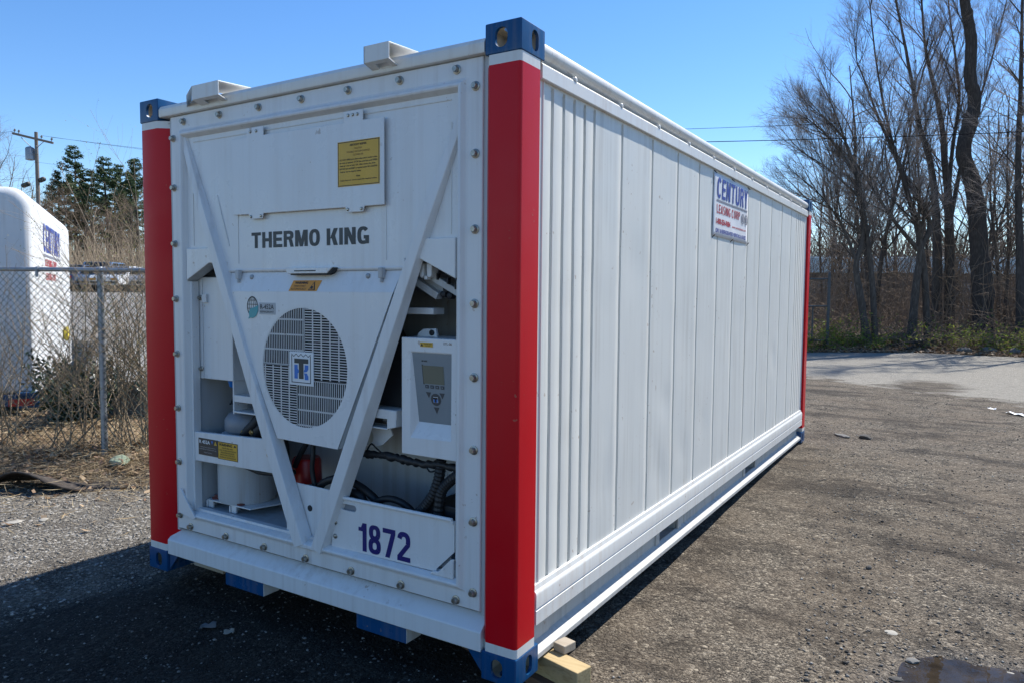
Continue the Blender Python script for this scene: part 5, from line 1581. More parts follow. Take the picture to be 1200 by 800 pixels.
def grow(rs, big, fine, p, d, L, r, lev, spec, tips=None):
    """a limb from p along d; children recurse. spec: list per level (n_children, angle, len_ratio, up, wobble, sides)"""
    nch, ang, lr, upb, wob, sides = spec[lev]
    n = max(3, min(9, int(L / .45) + 2))
    P = [np.array(p, float)]; dd = np.array(d, float); D = [dd]
    for i in range(n - 1):
        dd = unit(dd + rs.normal(size=3) * wob + np.array((0, 0, upb)) / n)
        P.append(P[-1] + dd * L / (n - 1)); D.append(dd)
    R = r * (1 - .8 * np.linspace(0, 1, n)); R = np.maximum(R, min(r, .0030) * (.7 if r < .01 else 1))
    (big if lev <= 1 else fine).add(P, R, sides)
    if lev + 1 >= len(spec):
        if tips is not None: tips.append(P[-1]); tips.append(P[n // 2])
        return
    k = max(1, int(round(nch * (0.7 + .6 * rs.random()))))
    for j in range(k):
        t = .22 + .76 * (j + rs.random() * .8) / k
        f = t * (n - 1); i = min(n - 2, int(f)); q = P[i] + (P[i + 1] - P[i]) * (f - i)
        a = math.radians(ang * (.65 + .7 * rs.random()))
        cd = unit(D[i] * math.cos(a) + perp(rs, D[i]) * math.sin(a))
        cl = L * lr * (.6 + .7 * rs.random()) * (1.15 - .55 * t)
        cr = min(R[i] * .62, max(.005, r * .5 * (1.1 - .6 * t)))
        if cl > .12: grow(rs, big, fine, q, cd, cl, cr, lev + 1, spec, tips)

SPEC_SIDE = [(11, 34, .50, .45, .05, 5), (9, 33, .52, .38, .065, 3), (6, 30, .60, .28, .08, 3), (0, 0, 0, .18, .09, 3)]
def smooth_np(P, n=5, rs=None, jit=0.0):
    Q = np.array([tuple(v) for v in smoothpath(P, n)])
    if rs is not None and jit: Q[1:-1] += rs.normal(size=(len(Q) - 2, 3)) * jit
    return Q
def big_tree(name, label, paths, seed, bark_m, side_n, side_len, sides=9, group=None, knots=0, fine_r=1.0):
    """paths: list of (points, r0, r1, side branch count or None)"""
    rs = np.random.RandomState(seed)
    base = Vector(paths[0][0][0])
    base.z = ground_h(base.x, base.y) - .05
    t = thing(name, label, "tree", base, 0, group)
    big, fine = Tubes(), Tubes()
    b = np.array(base)
    for pts, r0, r1, ns in paths:
        Q = smooth_np(pts, 5, rs, r0 * .018) - b
        n = len(Q)
        R = (r1 + (r0 - r1) * (1 - np.linspace(0, 1, n)) ** 1.35) * (1 + rs.normal(size=n) * .022)
        if pts is paths[0][0]:
            R[:3] *= (1.45, 1.2, 1.07)
            Q[0][2] = -.1
        for _ in range(knots):
            k = rs.randint(3, n - 2); R[k] *= 1.13
        big.add(Q, R, sides if r0 > .08 else 6)
        ns = side_n if ns is None else ns
        for j in range(ns):
            f = (.25 + .74 * (j + rs.random()) / max(1, ns)) * (n - 1); i = min(n - 2, int(f))
            q = Q[i] + (Q[i + 1] - Q[i]) * (f - i); d = unit(Q[i + 1] - Q[i])
            a = math.radians(38 * (.6 + .8 * rs.random()))
            cd = unit(d * math.cos(a) + perp(rs, d) * math.sin(a) + np.array((0, 0, .25)))
            grow(rs, big, fine, q, cd, side_len * (.55 + .75 * rs.random()) * (1.1 - .5 * f / n), min(R[i] * .5, .026), 0, SPEC_SIDE)
        # leader continues
        d = unit(Q[-1] - Q[-3])
        for _ in range(3): grow(rs, big, fine, Q[-1], unit(d + rs.normal(size=3) * .25), side_len * .9, r1 * .8, 0, SPEC_SIDE)
    big.build("trunk", M[bark_m], t); fine.build("crown", M['twig'], t)
    return t

big_tree("bare_tree", "tall straight bare tree with a thick dark knotty trunk", [
    ([(1.98, 28.5, 0), (1.94, 28.53, 1.85), (1.78, 28.54, 3.21), (1.6, 28.56, 5.02), (1.38, 28.5, 6.07), (1.14, 28.41, 6.82), (1.26, 28.55, 7.73), (1.41, 28.7, 8.64), (1.24, 28.66, 9.54), (1.22, 28.74, 10.75), (1.08, 28.72, 11.65), (0.94, 28.7, 12.56), (0.76, 28.83, 15.88), (0.8, 29.1, 19.2)], .34, .15, 3)], 11, 'barkdark', 3, 2.6, 12, knots=6)
big_tree("bare_tree", "large bare tree dividing into several upright stems beside the knotty trunk", [
    ([(0.53, 29.32, 0), (0.44, 29.48, 3.28), (0.31, 29.54, 5.2), (0.08, 29.51, 6.79), (-0.3, 29.37, 8.06), (-0.57, 29.31, 9.5), (-0.92, 29.22, 11.25), (-1.25, 29.13, 12.85), (-1.6, 29.05, 14.76)], .19, .022, 16),
    ([(0.96, 29.59, 0), (0.84, 29.73, 3.29), (0.7, 29.8, 5.52), (0.54, 29.8, 6.8), (0.41, 29.81, 8.07), (0.11, 29.73, 9.51), (-0.22, 29.63, 10.94), (-0.44, 29.64, 12.85), (-0.67, 29.67, 15.41)], .20, .022, 16),
    ([(0.68, 29.77, 4.9), (0.77, 29.97, 7.28), (0.91, 30.19, 9.04), (0.74, 30.2, 10.63), (0.45, 30.16, 12.54), (0.25, 30.2, 14.78)], .085, .02, 15),
    ([(0.77, 29.78, 4.2), (1.04, 30.09, 6.48), (1.26, 30.32, 7.76), (1.61, 30.64, 9.36), (1.95, 30.97, 10.96), (2.28, 31.32, 12.88)], .085, .02, 15)], 12, 'bark', 9, 2.7)
big_tree("bare_tree", "bare tree forking low into wide arching limbs, in front of the many stemmed tree", [
    ([(-0.12, 25.97, 0), (-0.04, 26.14, 1.97), (0.02, 26.29, 3.56), (-0.34, 26.18, 5.01), (-0.79, 26.01, 6.46), (-1.34, 25.76, 7.76), (-1.75, 25.59, 8.92), (-2.05, 25.45, 9.7)], .15, .02, 17),
    ([(-0.0, 26.27, 3.30), (-0.7, 25.9, 4.22), (-1.36, 25.57, 5.29), (-1.89, 25.3, 6.16), (-2.67, 24.89, 7.02)], .08, .02, 15),
    ([(0.04, 26.30, 3.4), (0.29, 26.51, 4.23), (-0.25, 26.26, 5.3), (-0.8, 26.01, 6.6), (-1.24, 25.87, 8.34), (-1.55, 25.8, 10.08), (-1.74, 25.79, 11.53)], .09, .02, 14),
    ([(0.39, 26.3, 0.0), (0.22, 26.32, 2.26), (0.02, 26.29, 3.6)], .12, .10, 0)], 13, 'bark', 9, 2.1)
big_tree("bare_tree", "slender bare tree leaning out over the far end of the container", [
    ([(-1.21, 24.14, 0), (-1.52, 24.04, 1.8), (-1.67, 24.01, 2.72), (-1.52, 24.17, 3.61), (-1.59, 24.21, 4.86), (-1.93, 24.1, 6.11), (-2.28, 23.96, 7.23), (-2.6, 23.8, 8.1)], .13, .02, 18),
    ([(-1.02, 24.26, 0), (-1.2, 24.26, 2.22), (-1.47, 24.24, 4.17), (-1.72, 24.19, 5.56), (-2.15, 24.01, 6.81), (-2.7, 23.7, 7.5)], .11, .02, 18),
    ([(-1.67, 24.01, 2.9), (-2.2, 23.8, 4.2), (-2.9, 23.5, 5.2)], .06, .02, 12),
    ([(-1.60, 24.2, 4.9), (-2.6, 23.7, 5.9), (-3.3, 23.35, 6.4)], .045, .015, 14),
    ([(-1.5, 24.2, 3.7), (-2.5, 23.7, 4.6), (-3.3, 23.3, 5.0)], .04, .012, 10),
    ([(-1.8, 24.15, 5.7), (-2.6, 23.75, 6.9), (-3.2, 23.4, 7.5)], .045, .015, 12)], 14, 'bark', 9, 1.7)
big_tree("bare_tree", "dark bare tree at the edge of the frame, beside the knotty trunk", [
    ([(3.03, 26.74, 0), (2.87, 26.85, 3.1), (2.71, 26.95, 5.88), (2.67, 27.13, 8.67), (2.61, 27.29, 11.46), (2.56, 27.43, 13.69)], .15, .03, 18)], 15, 'barkdark', 9, 2.4)

# woods behind: three prototypes copied
SPEC_WOOD = [(13, 40, .42, .45, .05, 6), (7, 42, .50, .25, .12, 4), (6, 40, .50, .12, .16, 3), (0, 0, 0, .08, .2, 3)]
protos = []
def wood_tree(seed, hgt, r):
    rs = np.random.RandomState(seed)
    t = thing("bare_tree", "thin bare grey tree in the tangled wood behind the lot", "tree", (0, 0, 0), 0, "thin bare trees of the wood behind the lot")
    big, fine = Tubes(), Tubes()
    grow(rs, big, fine, (0, 0, -.1), unit(np.array((rs.normal() * .06, rs.normal() * .06, 1))), hgt, r, 0, SPEC_WOOD)
    big.build("trunk", M['bark'], t); fine.build("crown", M['twig'], t)
    return t
rng = random.Random(77)
spots = []
for i in range(62):
    for _ in range(80):
        x, y = rng.uniform(-7, 11), rng.uniform(27.5, 58)
        lat_ = (x - 1.457) * .850 + (y + 2.403) * .526; dep_ = -(x - 1.457) * .525 + (y + 2.403) * .849
        if lat_ / dep_ * 860 + 600 > 905 + 1900 / dep_ and all((x - a) ** 2 + (y - b) ** 2 > 2.0 for a, b in spots) and not (-0.8 < x < 2.6 and y < 31): break
    spots.append((x, y))
for i, (x, y) in enumerate(spots):
    if i < 4:
        o = wood_tree(40 + i, (13.0, 11.0, 12.0, 9.0)[i], (.13, .10, .09, .07)[i]); protos.append(o)
        o.location = (x, y, ground_h(x, y)); o.rotation_euler = (0, 0, rng.uniform(0, 6.28))
    else:
        dup(protos[i % 4], (x, y, ground_h(x, y)), rng.uniform(0, 6.28), scale=rng.uniform(.75, 1.15))

# brush: tangle of canes on the wood floor
rs = np.random.RandomState(5)
tb = Tubes()
for i in range(5200):
    x = rs.uniform(-9, 9); ye = 24.3 + .75 * min(x, 0)
    y = ye + abs(rs.normal()) * 5.0 + (0 if rs.random() < .5 else rs.uniform(0, 22))
    if y < ye + 1.2 and rs.random() < .6: continue
    n = 5; L = rs.uniform(.5, 3.2) * (1 if y > ye + 2 else .5); d = unit(rs.normal(size=3) * (.7, .7, .35) + (0, 0, .75))
    P = [np.array((x, y, ground_h(x, y) - .02))]
    for k in range(n - 1):
        d = unit(d + rs.normal(size=3) * .22 + (0, 0, -.13)); P.append(P[-1] + d * L / (n - 1))
    P = np.array(P); P[:, 2] = np.maximum(P[:, 2], .02)
    tb.add(P, np.linspace(rs.uniform(.006, .014), .004, n), 3)
for i in range(2600):
    x = rs.uniform(-10, 13); y = rs.uniform(27, 56); n = 5; L = rs.uniform(1.5, 6.0); d = unit(rs.normal(size=3) * .22 + (0, 0, 1))
    P = [np.array((x, y, .2))]
    for k in range(n - 1):
        d = unit(d + rs.normal(size=3) * .13); P.append(P[-1] + d * L / (n - 1))
    P = np.array(P); tb.add(P, np.linspace(rs.uniform(.009, .02), .005, n), 3)
    for k in range(5):
        f = rs.uniform(.8, n - 1.01); q = P[int(f)] + (P[int(f) + 1] - P[int(f)]) * (f % 1); e = unit(rs.normal(size=3) + (0, 0, .5)); l2 = rs.uniform(.3, 1.1)
        tb.add([q, q + e * l2 * .5, q + e * l2 + rs.normal(size=3) * .08], [.007, .005, .003], 3)
tag(tb.build("undergrowth", M['twigbrown'], None), "brown tangle of bare canes on the wood floor", None, None, "stuff")
# fallen branches at the edge of the wood
for i, (x, y, a, L) in enumerate([(-.6, 24.2, .5, 2.2), (.3, 24.5, 2.4, 1.8), (-.1, 24.0, 1.1, 1.4)]):
    rs = np.random.RandomState(90 + i); t_ = f_ = Tubes()
    lb = ["bare fallen branch lying at the edge of the pavement under the low forked tree", "dry fallen branch propped in the brambles left of the knotty trunk", "short fallen branch on the leaf litter before the forked tree"][i]
    o = thing("fallen_branch", lb, "branch", (x, y, ground_h(x, y) + .08), a)
    grow(rs, t_, f_, (0, 0, 0), unit(np.array((1, 0, .28))), L, .035, 0, [(6, 45, .5, .0, .12, 5), (4, 40, .5, 0, .15, 4), (0, 0, 0, 0, .15, 3)])
    t_.build("limb", M['barkdark'], o)

# leafy brambles along the verge
def bramble(loc, seed, w, h, ncane, nleaf, label, mat='spring', grp="brambles along the edge of the wood", lsz=.045, droop=-.26):
    rs = np.random.RandomState(seed)
    o = thing("bramble_shrub", label, "shrub", loc, 0, grp)
    tb = Tubes(); lv = Leaves()
    for i in range(ncane):
        a = rs.uniform(0, 6.28); d = unit(np.array((math.cos(a) * .7, math.sin(a) * .7, 1.0)))
        L = rs.uniform(.6, 1.3) * max(w, h); n = 7
        P = [np.array((rs.normal() * w * .22, rs.normal() * w * .22, -.03))]
        for k in range(n - 1):
            d = unit(d + rs.normal(size=3) * .15 + np.array((0, 0, droop))); P.append(P[-1] + d * L / (n - 1))
        P = np.array(P); P[1:, 2] = np.clip(P[1:, 2], .03, None)
        tb.add(P, np.linspace(.011, .004, n), 3)
        for k in range(nleaf // ncane):
            f = rs.uniform(.5 if droop < 0 else .1, n - 1.001); q = P[int(f)] + (P[int(f) + 1] - P[int(f)]) * (f % 1)
            lv.add(q + rs.normal(size=3) * .07, rs.uniform(.6, 1.3) * lsz)
    tb.build("canes", M['twigbrown'], o); lv.build("leaves", M[mat], o, rs)
    return o
BL = [(-2.9, 22.3, 1.1, .9, 30, 1100, "bright green low bramble against the gate post past the container"), (-1.9, 23.2, 1.3, .9, 34, 1200, "spreading green bramble right of the gate post"),
      (-1.2, 23.7, 1.0, .7, 26, 500, "low green bramble at the foot of the leaning tree"), (-.2, 24.6, 1.2, .6, 30, 300, "sparse bramble under the low forked tree"), (.9, 25.0, 1.5, .9, 40, 420, "thin arching bramble before the many stemmed tree"),
      (1.7, 25.2, 1.4, 1.0, 40, 520, "arching bramble at the foot of the knotty trunk"), (2.5, 25.2, 1.3, 1.2, 40, 900, "yellow green bramble right of the knotty trunk"), (3.2, 25.0, 1.2, 1.5, 40, 900, "tall yellow green bramble at the edge of the frame"),
      (-3.9, 21.7, 1.2, 1.2, 30, 900, "green bramble hidden mostly behind the far corner of the container"), (-2.5, 24.0, 1.3, 1.6, 34, 700, "taller green bramble behind the gate post")]
for i, (x, y, w, h, nc, nl, lb) in enumerate(BL): bramble((x, y, ground_h(x, y)), 200 + i, w, h, nc, nl, lb)
# leaf litter on the verge
rs = np.random.RandomState(6); lv = Leaves()
for i in range(9000):
    x = rs.uniform(-5, 6); ye = 23.6 + .75 * min(x, 0); y = ye + abs(rs.normal()) * 1.6
    lv.add((x, y, ground_h(x, y) + rs.uniform(.005, .06)), rs.uniform(.03, .08))
tag(lv.build("leaf_litter", M['deadleaf'], None, rs, .6, .6), "dead leaves heaped along the edge of the wood", None, None, "stuff")
# stones in the verge
def rock(name, label, loc, s, mat, seed, cat="stone"):
    rs = np.random.RandomState(seed)
    bm = bmesh.new(); bmesh.ops.create_icosphere(bm, subdivisions=2, radius=1.0)
    for v in bm.verts:
        k = 1 + .28 * mnoise.noise(v.co * 1.3 + Vector((seed, 0, 0)))
        v.co = Vector((v.co.x * s[0] * k, v.co.y * s[1] * k, v.co.z * s[2] * k))
    me = bpy.data.meshes.new(name); bm.to_mesh(me); bm.free()
    o = link_mesh(name, me, mat, None, smooth=35); o.location = (loc[0], loc[1], ground_h(loc[0], loc[1]) + s[2] * .45); o.rotation_euler = (0, 0, rs.uniform(0, 6))
    return tag(o, label, cat)
M['rockpale'] = concrete("rock_pale", (.27, .255, .22), (.38, .36, .32)); M['rockgrey'] = concrete("rock_grey", (.11, .108, .10), (.2, .195, .185)); M['rockdark'] = concrete("rock_dark", (.045, .043, .04), (.09, .086, .08)); M['rockgreen'] = concrete("rock_mossy", (.17, .22, .15), (.28, .33, .25))
rock("stone", "flat grey slab of broken asphalt lying past the far corner of the container", (.313, 6.63), (.11, .05, .018), M['rockgrey'], 1)
rock("stone", "dark lump of asphalt next to the flat grey slab", (.54, 6.67), (.07, .05, .035), M['rockdark'], 2)
rock("stone", "cream coloured flat stone near the puddle", (1.203, 1.60), (.032, .028, .004), M['rockpale'], 3)
rock("stone", "pale mossy green stone in the leaves at the foot of the fence", (-5.25, 1.45), (.17, .09, .05), M['rockgreen'], 4)
rock("stone", "pale flat stone on the gravel in front of the fence", (-4.273, .106), (.065, .04, .008), M['rockpale'], 5)
rock("stone", "small white stone on the gravel shoulder", (-4.16, .26), (.035, .03, .010), M['rockpale'], 6)
rock("stone", "black wet stone on the rim of the puddle", (1.262, 1.12), (.030, .020, .010), M['rockdark'], 7)
rock("stone", "grey stone at the rim of the puddle, under the cream stone", (1.31, 1.34), (.025, .03, .010), M['rockgrey'], 8)
rock("stone", "white stone at the far rim of the puddle", (1.69, 1.46), (.030, .014, .010), M['rockpale'], 9)
rock("stone", "dark stone at the far rim of the puddle", (1.74, 1.50), (.022, .018, .014), M['rockdark'], 10)
rock("stone", "small dark stone alone on the open gravel", (1.016, 2.446), (.022, .016, .014), M['rockdark'], 11)
for i, (x, y) in enumerate([(1.45, 24.3), (2.1, 24.5), (2.75, 24.4)]):
    rock("stone", ["grey rock on the verge below the many stemmed tree", "grey rock on the verge below the knotty trunk", "pale rock on the verge right of the knotty trunk"][i], (x, y), (.22, .16, .11), M['rockgrey'], 20 + i)
# scraps of litter
def scrap(name, label, loc, w, h, mat, seed, cat="litter"):
    rs = np.random.RandomState(seed); V, F = [], []
    for i in range(5):
        for j in range(5):
            V.append(((j / 4 - .5) * w + rs.normal() * w * .03, (i / 4 - .5) * h + rs.normal() * h * .03, .006 + abs(rs.normal()) * .010))
    for i in range(4):
        for j in range(4): F.append((i * 5 + j, i * 5 + j + 1, i * 5 + j + 6, i * 5 + j + 5))
    o = np_mesh(name, V, F, [mat], None, smooth=True); o.location = (loc[0], loc[1], ground_h(*loc) + .004); o.rotation_euler = (0, 0, rs.uniform(0, 6)); return tag(o, label, cat)
scrap("paper_scrap", "white paper scrap on the gravel near the pale pavement", (2.11, 9.757), .34, .10, M['labelwhite'], 1)
scrap("paper_scrap", "small white paper scrap left of the larger scrap", (1.823, 10.083), .10, .05, M['labelwhite'], 2)
scrap("dead_leaf", "brown dead leaf on the black ground under the front sill", (-1.673, -.178), .075, .05, M['rockgrey'], 3, "leaf")
scrap("dead_leaf", "dull brown leaf on the shaded ground below the sill, by the first skid foot", (-1.54, -.16), .05, .035, M['wood2x4'], 4, "leaf")
# bent bark slab at the foot of the fence
V, F = [], []
rs = np.random.RandomState(3)
for i in range(7):
    for j in range(17):
        u, v = j / 16, i / 6
        V.append(((u - .5) * 1.05, (v - .5) * .30 + .05 * math.sin(u * 7), .012 + .19 * max(0, math.sin(math.pi * min(1, u * 1.15))) ** 1.2 * (.15 + .85 * (1 - v) ** .7) * (1.15 - .7 * u) + rs.normal() * .006))
for i in range(6):
    for j in range(16): F.append((i * 17 + j, i * 17 + j + 1, (i + 1) * 17 + j + 1, (i + 1) * 17 + j))
bs = np_mesh("bark_slab", V, F, [M['barkdark']], None, smooth=True)
so_ = bs.modifiers.new("thickness", 'SOLIDIFY'); so_.thickness = .012
bs.location = (-5.12, .72, ground_h(-5.12, .72)); bs.rotation_euler = (0, 0, FRZ + .05)
tag(bs, "curled dark slab of bark arching off the ground in front of the fence", "bark slab")

# ---------------------------------------------------------------- gravel, straw, leaves by the fence
def stones(name, label, n, fxy, smin, smax, mat, seed):
    rs = np.random.RandomState(seed)
    T = np.array([(1, 0, 0), (-1, 0, 0), (0, 1, 0), (0, -1, 0), (0, 0, 1), (0, 0, -1)], float)
    TF = np.array([(0, 2, 4), (2, 1, 4), (1, 3, 4), (3, 0, 4), (2, 0, 5), (1, 2, 5), (3, 1, 5), (0, 3, 5)])
    XY = np.array([fxy(rs) for _ in range(n)])
    s = smin + (smax - smin) * rs.random_sample(n) ** 3.0
    Z = np.array([ground_h(x, y) for x, y in XY])
    th = rs.uniform(0, 6.28, n)
    V = T[None] * (.6 + .6 * rs.random_sample((n, 6, 1))) * (s[:, None, None] * np.stack([np.ones(n), .75 * np.ones(n), .55 * np.ones(n)], 1)[:, None, :])
    x = V[..., 0] * np.cos(th)[:, None] - V[..., 1] * np.sin(th)[:, None]; y = V[..., 0] * np.sin(th)[:, None] + V[..., 1] * np.cos(th)[:, None]
    V = np.stack([x + XY[:, 0:1], y + XY[:, 1:2], V[..., 2] + Z[:, None] + s[:, None] * .2], -1).reshape(-1, 3)
    F = (TF[None] + 6 * np.arange(n)[:, None, None]).reshape(-1, 3)
    o = np_mesh(name, V, F, [mat], None); return tag(o, label, None, None, "stuff")
def f_right(rs):
    while True:
        d = 2.2 + 12 * rs.random_sample() ** 1.9; a = rs.uniform(-.62, .05) + 0
        x, y = 1.457 + d * math.sin(a + .45), -2.403 + d * math.cos(a + .45)
        if x > -.25 and y > -1: return x, y
def f_left(rs):
    while True:
        x, y = rs.uniform(-8.5, -2.5), rs.uniform(-2.5, 3.0)
        if -.527 * x + .85 * y < 3.5 + rs.normal() * .3: return x, y
def f_front(rs): return rs.uniform(-4, 1.2), rs.uniform(-1.8, .6)
stones("gravel", "loose gravel scattered over the yard", 26000, f_right, .003, .014, M['stone'], 1)
stones("asphalt_crumbs", "dark crumbs of broken asphalt strewn over the yard", 800, f_right, .005, .020, M['rockcrumb'], 21)
stones("gravel", "pale loose gravel of the shoulder by the fence", 22000, f_left, .003, .017, M['stonepale'], 2)
stones("gravel", "loose dark gravel in the shade of the container", 7000, f_front, .003, .013, M['stone'], 3)
def chaff(name, label, n, fxy, lmin, lmax, asp, mat, seed, hmax, lift=.5):
    rs = np.random.RandomState(seed)
    XY = np.array([fxy(rs) for _ in range(n)]); Z = np.array([ground_h(x, y) for x, y in XY]) + .004 + hmax * rs.random_sample(n) ** 2
    L = rs.uniform(lmin, lmax, n); th = rs.uniform(0, 6.28, n); el = rs.normal(size=n) * .25 * lift
    a = np.stack([np.cos(th) * np.cos(el), np.sin(th) * np.cos(el), np.abs(np.sin(el))], 1) * L[:, None]
    b = np.stack([-np.sin(th), np.cos(th), rs.normal(size=n) * .5], 1) * (L * asp)[:, None]
    c = np.concatenate([XY, Z[:, None]], 1)
    V = np.stack([c - a * .5, c + b, c + a * .5 + np.array((0, 0, .01)), c - b], 1).reshape(-1, 3)
    o = np_mesh(name, V, np.arange(4 * n).reshape(n, 4), [mat], None); return tag(o, label, None, None, "stuff")
def f_fence(rs):
    s = rs.uniform(-5.5, 3.2); d = rs.normal() * .9 + .55
    p = fp(s, d); return p.x, p.y
chaff("dry_grass", "dry straw and grass stems matted along the fence", 30000, f_fence, .06, .26, .012, M['straw'], 11, .10)
chaff("dead_leaves", "dead leaves lying along the fence", 8000, f_fence, .03, .085, .32, M['deadleaf'], 12, .05, .9)
def f_edge(rs):
    p = fp(rs.uniform(-5.0, 2.6), -.75 + rs.normal() * .38); return p.x, p.y
chaff("straw", "broken straw scattered over the gravel edge", 5000, f_edge, .03, .16, .012, M['straw'], 13, .012, .4)

# ---------------------------------------------------------------- shrubs at the fence
def shrub(name, label, loc, seed, n, h, spread, buds, mat='twigpale', grp="leafless shrubs growing through the fence"):
    rs = np.random.RandomState(seed)
    o = thing(name, label, "shrub", loc, 0, grp)
    big, fine = Tubes(), Tubes(); tips = []
    for i in range(n):
        a = rs.uniform(0, 6.28); k = rs.random_sample()
        d = unit(np.array((math.cos(a) * spread * k, math.sin(a) * spread * k * .6, 1.0)))
        grow(rs, big, fine, (rs.normal() * .10, rs.normal() * .06, -.03), d, h * rs.uniform(.55, 1.1), rs.uniform(.005, .010), 0, [(8, 32, .42, .05, .09, 5), (5, 35, .45, .1, .14, 4), (0, 0, 0, .1, .16, 3)], tips)
    big.build("stems", M[mat], o)
    if fine.V: fine.build("crown", M[mat], o)
    lv = Leaves()
    for p in tips:
        if rs.random_sample() < buds:
            for _ in range(2): lv.add(p + rs.normal(size=3) * .025, rs.uniform(.005, .011))
    if lv.C: lv.build("leaf_buds", M['bud'], o, rs)  # tiny buds at the twig tips
    return o
def sh(s, d, *a): p = fp(s, d); p.z = ground_h(p.x, p.y); return p
shrub("bare_shrub", "tall budding shrub between the fence post and the red corner post", sh(.28, .30), 301, 14, 3.0, .5, .5)
shrub("bare_shrub", "dense twiggy shrub growing right behind the fence post", sh(-.05, .45), 302, 12, 2.2, .85, .4)
shrub("bare_shrub", "thin wide arching shrub in front of the white box trailer", sh(-.55, .25), 303, 8, 2.1, 1.3, .15)
shrub("bare_shrub", "thin whippy shrub rising past the top rail before the end of the trailer", sh(-.42, .5), 304, 6, 2.6, .6, .3)
shrub("bare_shrub", "low sprawling shrub under the mesh at the edge of the frame", sh(-1.15, .2), 305, 7, 1.7, 1.5, .15)
shrub("bare_shrub", "bushy shrub half hidden behind the red corner post", sh(.62, .5), 306, 13, 2.4, .7, .5)
hb = bramble(sh(-1.33, 1.75), 320, .34, .80, 34, 4600, "dark green leafy bush low beside the white box trailer", 'holly', None, .038, .06)

# ---------------------------------------------------------------- white box trailer beyond the fence
TA = math.atan2(3.31, -5.82)             # heading of its long side, away from us
TN, TF_ = fp(-2.13, 2.3), fp(-4.37, 6.8)
TA = math.atan2(TF_.y - TN.y, TF_.x - TN.x)
tr_ = thing("box_trailer", "white box trailer with rounded edges and blue lettering, parked beyond the fence", "trailer", (TN.x, TN.y, 0), TA)
# local: x along the long side away from us, y to the left of that (body spans y 0..2.4 to the far side)
Lb, Wb, zb, zt, rr_, re_ = 5.1, 2.44, .34, 2.97, .24, .12
def trailer_section(x, inset):
    pts = []
    for (cy, cz, a0) in ((rr_ , zt - rr_, 180), (Wb - rr_, zt - rr_, 90)):
        for k in range(9):
            a = R_(a0 - 90 * k / 8)
            pts.append((cy + (rr_ - 0) * math.cos(a), cz + rr_ * math.sin(a)))
    c = (Wb / 2, (zb + zt) / 2)
    pts = [(0, zb)] + pts + [(Wb, zb)]
    return [(x, c[0] + (p[0] - c[0]) * (1 - inset / (Wb / 2)), max(zb, c[1] + (p[1] - c[1]) * (1 - inset / ((zt - zb) / 2)))) for p in pts]
secs = [(re_ * (1 - math.sin(R_(90 * k / 8))), re_ * (1 - math.cos(R_(90 - 90 * k / 8)) if False else 1 - math.cos(R_(90 * (1 - k / 8))))) for k in range(9)]
secs = [(re_ * (1 - math.cos(R_(90 * k / 8))), re_ * (1 - math.sin(R_(90 * k / 8)))) for k in range(9)]
V, F = [], []
ring_n = None
xs = [(x, ins) for x, ins in secs] + [(Lb / 2, 0.0)] + [(Lb - x * .2, ins * .2) for x, ins in secs[::-1]]
for x, ins in xs:
    s_ = trailer_section(x, ins); ring_n = len(s_); V += s_
for i in range(len(xs) - 1):
    for k in range(ring_n):
        k2 = (k + 1) % ring_n
        F.append((i * ring_n + k, i * ring_n + k2, (i + 1) * ring_n + k2, (i + 1) * ring_n + k))
mb = MB(); mb.add(V, F); mb.add(V[:ring_n], [tuple(range(ring_n - 1, -1, -1))]); mb.add(V[-ring_n:], [tuple(range(ring_n))])
bd = mb.build("body", paint("trailer_white", (.66, .67, .67), .45, dirt_amt=.30, chips=False), tr_, smooth=50)
bb = bmesh.new(); bb.from_mesh(bd.data); bmesh.ops.remove_doubles(bb, verts=bb.verts, dist=.0005); bmesh.ops.recalc_face_normals(bb, faces=bb.faces); bb.to_mesh(bd.data); bb.free()
# the side that faces us reads from the near end; local -y side is y=0
for body, x0, z0, w, h, mt in (("CENTURY", 1.15, 2.22, 2.25, .40, 'signblue'), ("LEASING CORP", 1.3, 2.02, 1.5, .10, 'signred'), ("LEASING CORP", 1.35, 1.82, 1.3, .10, 'signred')):
    letters(body, bd, M[mt], (x0, -.004, z0), (1, 0, 0), (0, 0, 1), w, h, stem=.25, bar=.17, cw=.7, gap=.1)
mb = MB(); mb.box(1.15, 3.4, -.006, -.001, 2.155, 2.185); mb.build("rule_bar", M['signgrey'], bd)
mb = MB(); mb.box(.02, Lb - .02, .06, Wb - .06, .22, .3595); mb.build("chassis", M['dark'], tr_, bevel=.01)
mb = MB(); mb.box(-.06, .06, -.02, Wb + .02, .20, .345); mb.box(-.06, .10, -.03, .22, .17, .372); bp = mb.build("bumper", M['blue'], tr_, bevel=.008)
mb = MB(); mb.box(-.066, -.0605, .02, .30, .20, .29); mb.box(.0, .10, -.036, -.031, .20, .30); mb.build("reflector", M['redcap'], bp)
mb = MB(); mb.box(-.012, .006, .62, .66, .36, 2.35); mb.box(-.012, .006, .55, .73, 1.30, 1.36); mb.box(-.02, -.002, .60, .68, .95, 1.02); mb.build("door_bar", M['galv'], tr_)
mb = MB(); mb.box(-.004, .004, .655, Wb - .655, .40, 2.30); mb.build("end_door", M['white'], tr_, bevel=.004)
for x in (3.2, 4.1):
    mb = MB(); mb.lathe((x, .10, .30), [(.14, .0), (.30, .0), (.31, .03), (.31, .20), (.30, .23)], 26, axis='y'); wh = mb.build("wheel", M['black'], tr_, smooth=40)
    mb = MB(); mb.lathe((x, .085, .30), [(.05, 0.02), (.16, .015), (.17, .04)], 20, axis='y'); mb.build("rim", M['galv'], wh, smooth=40)
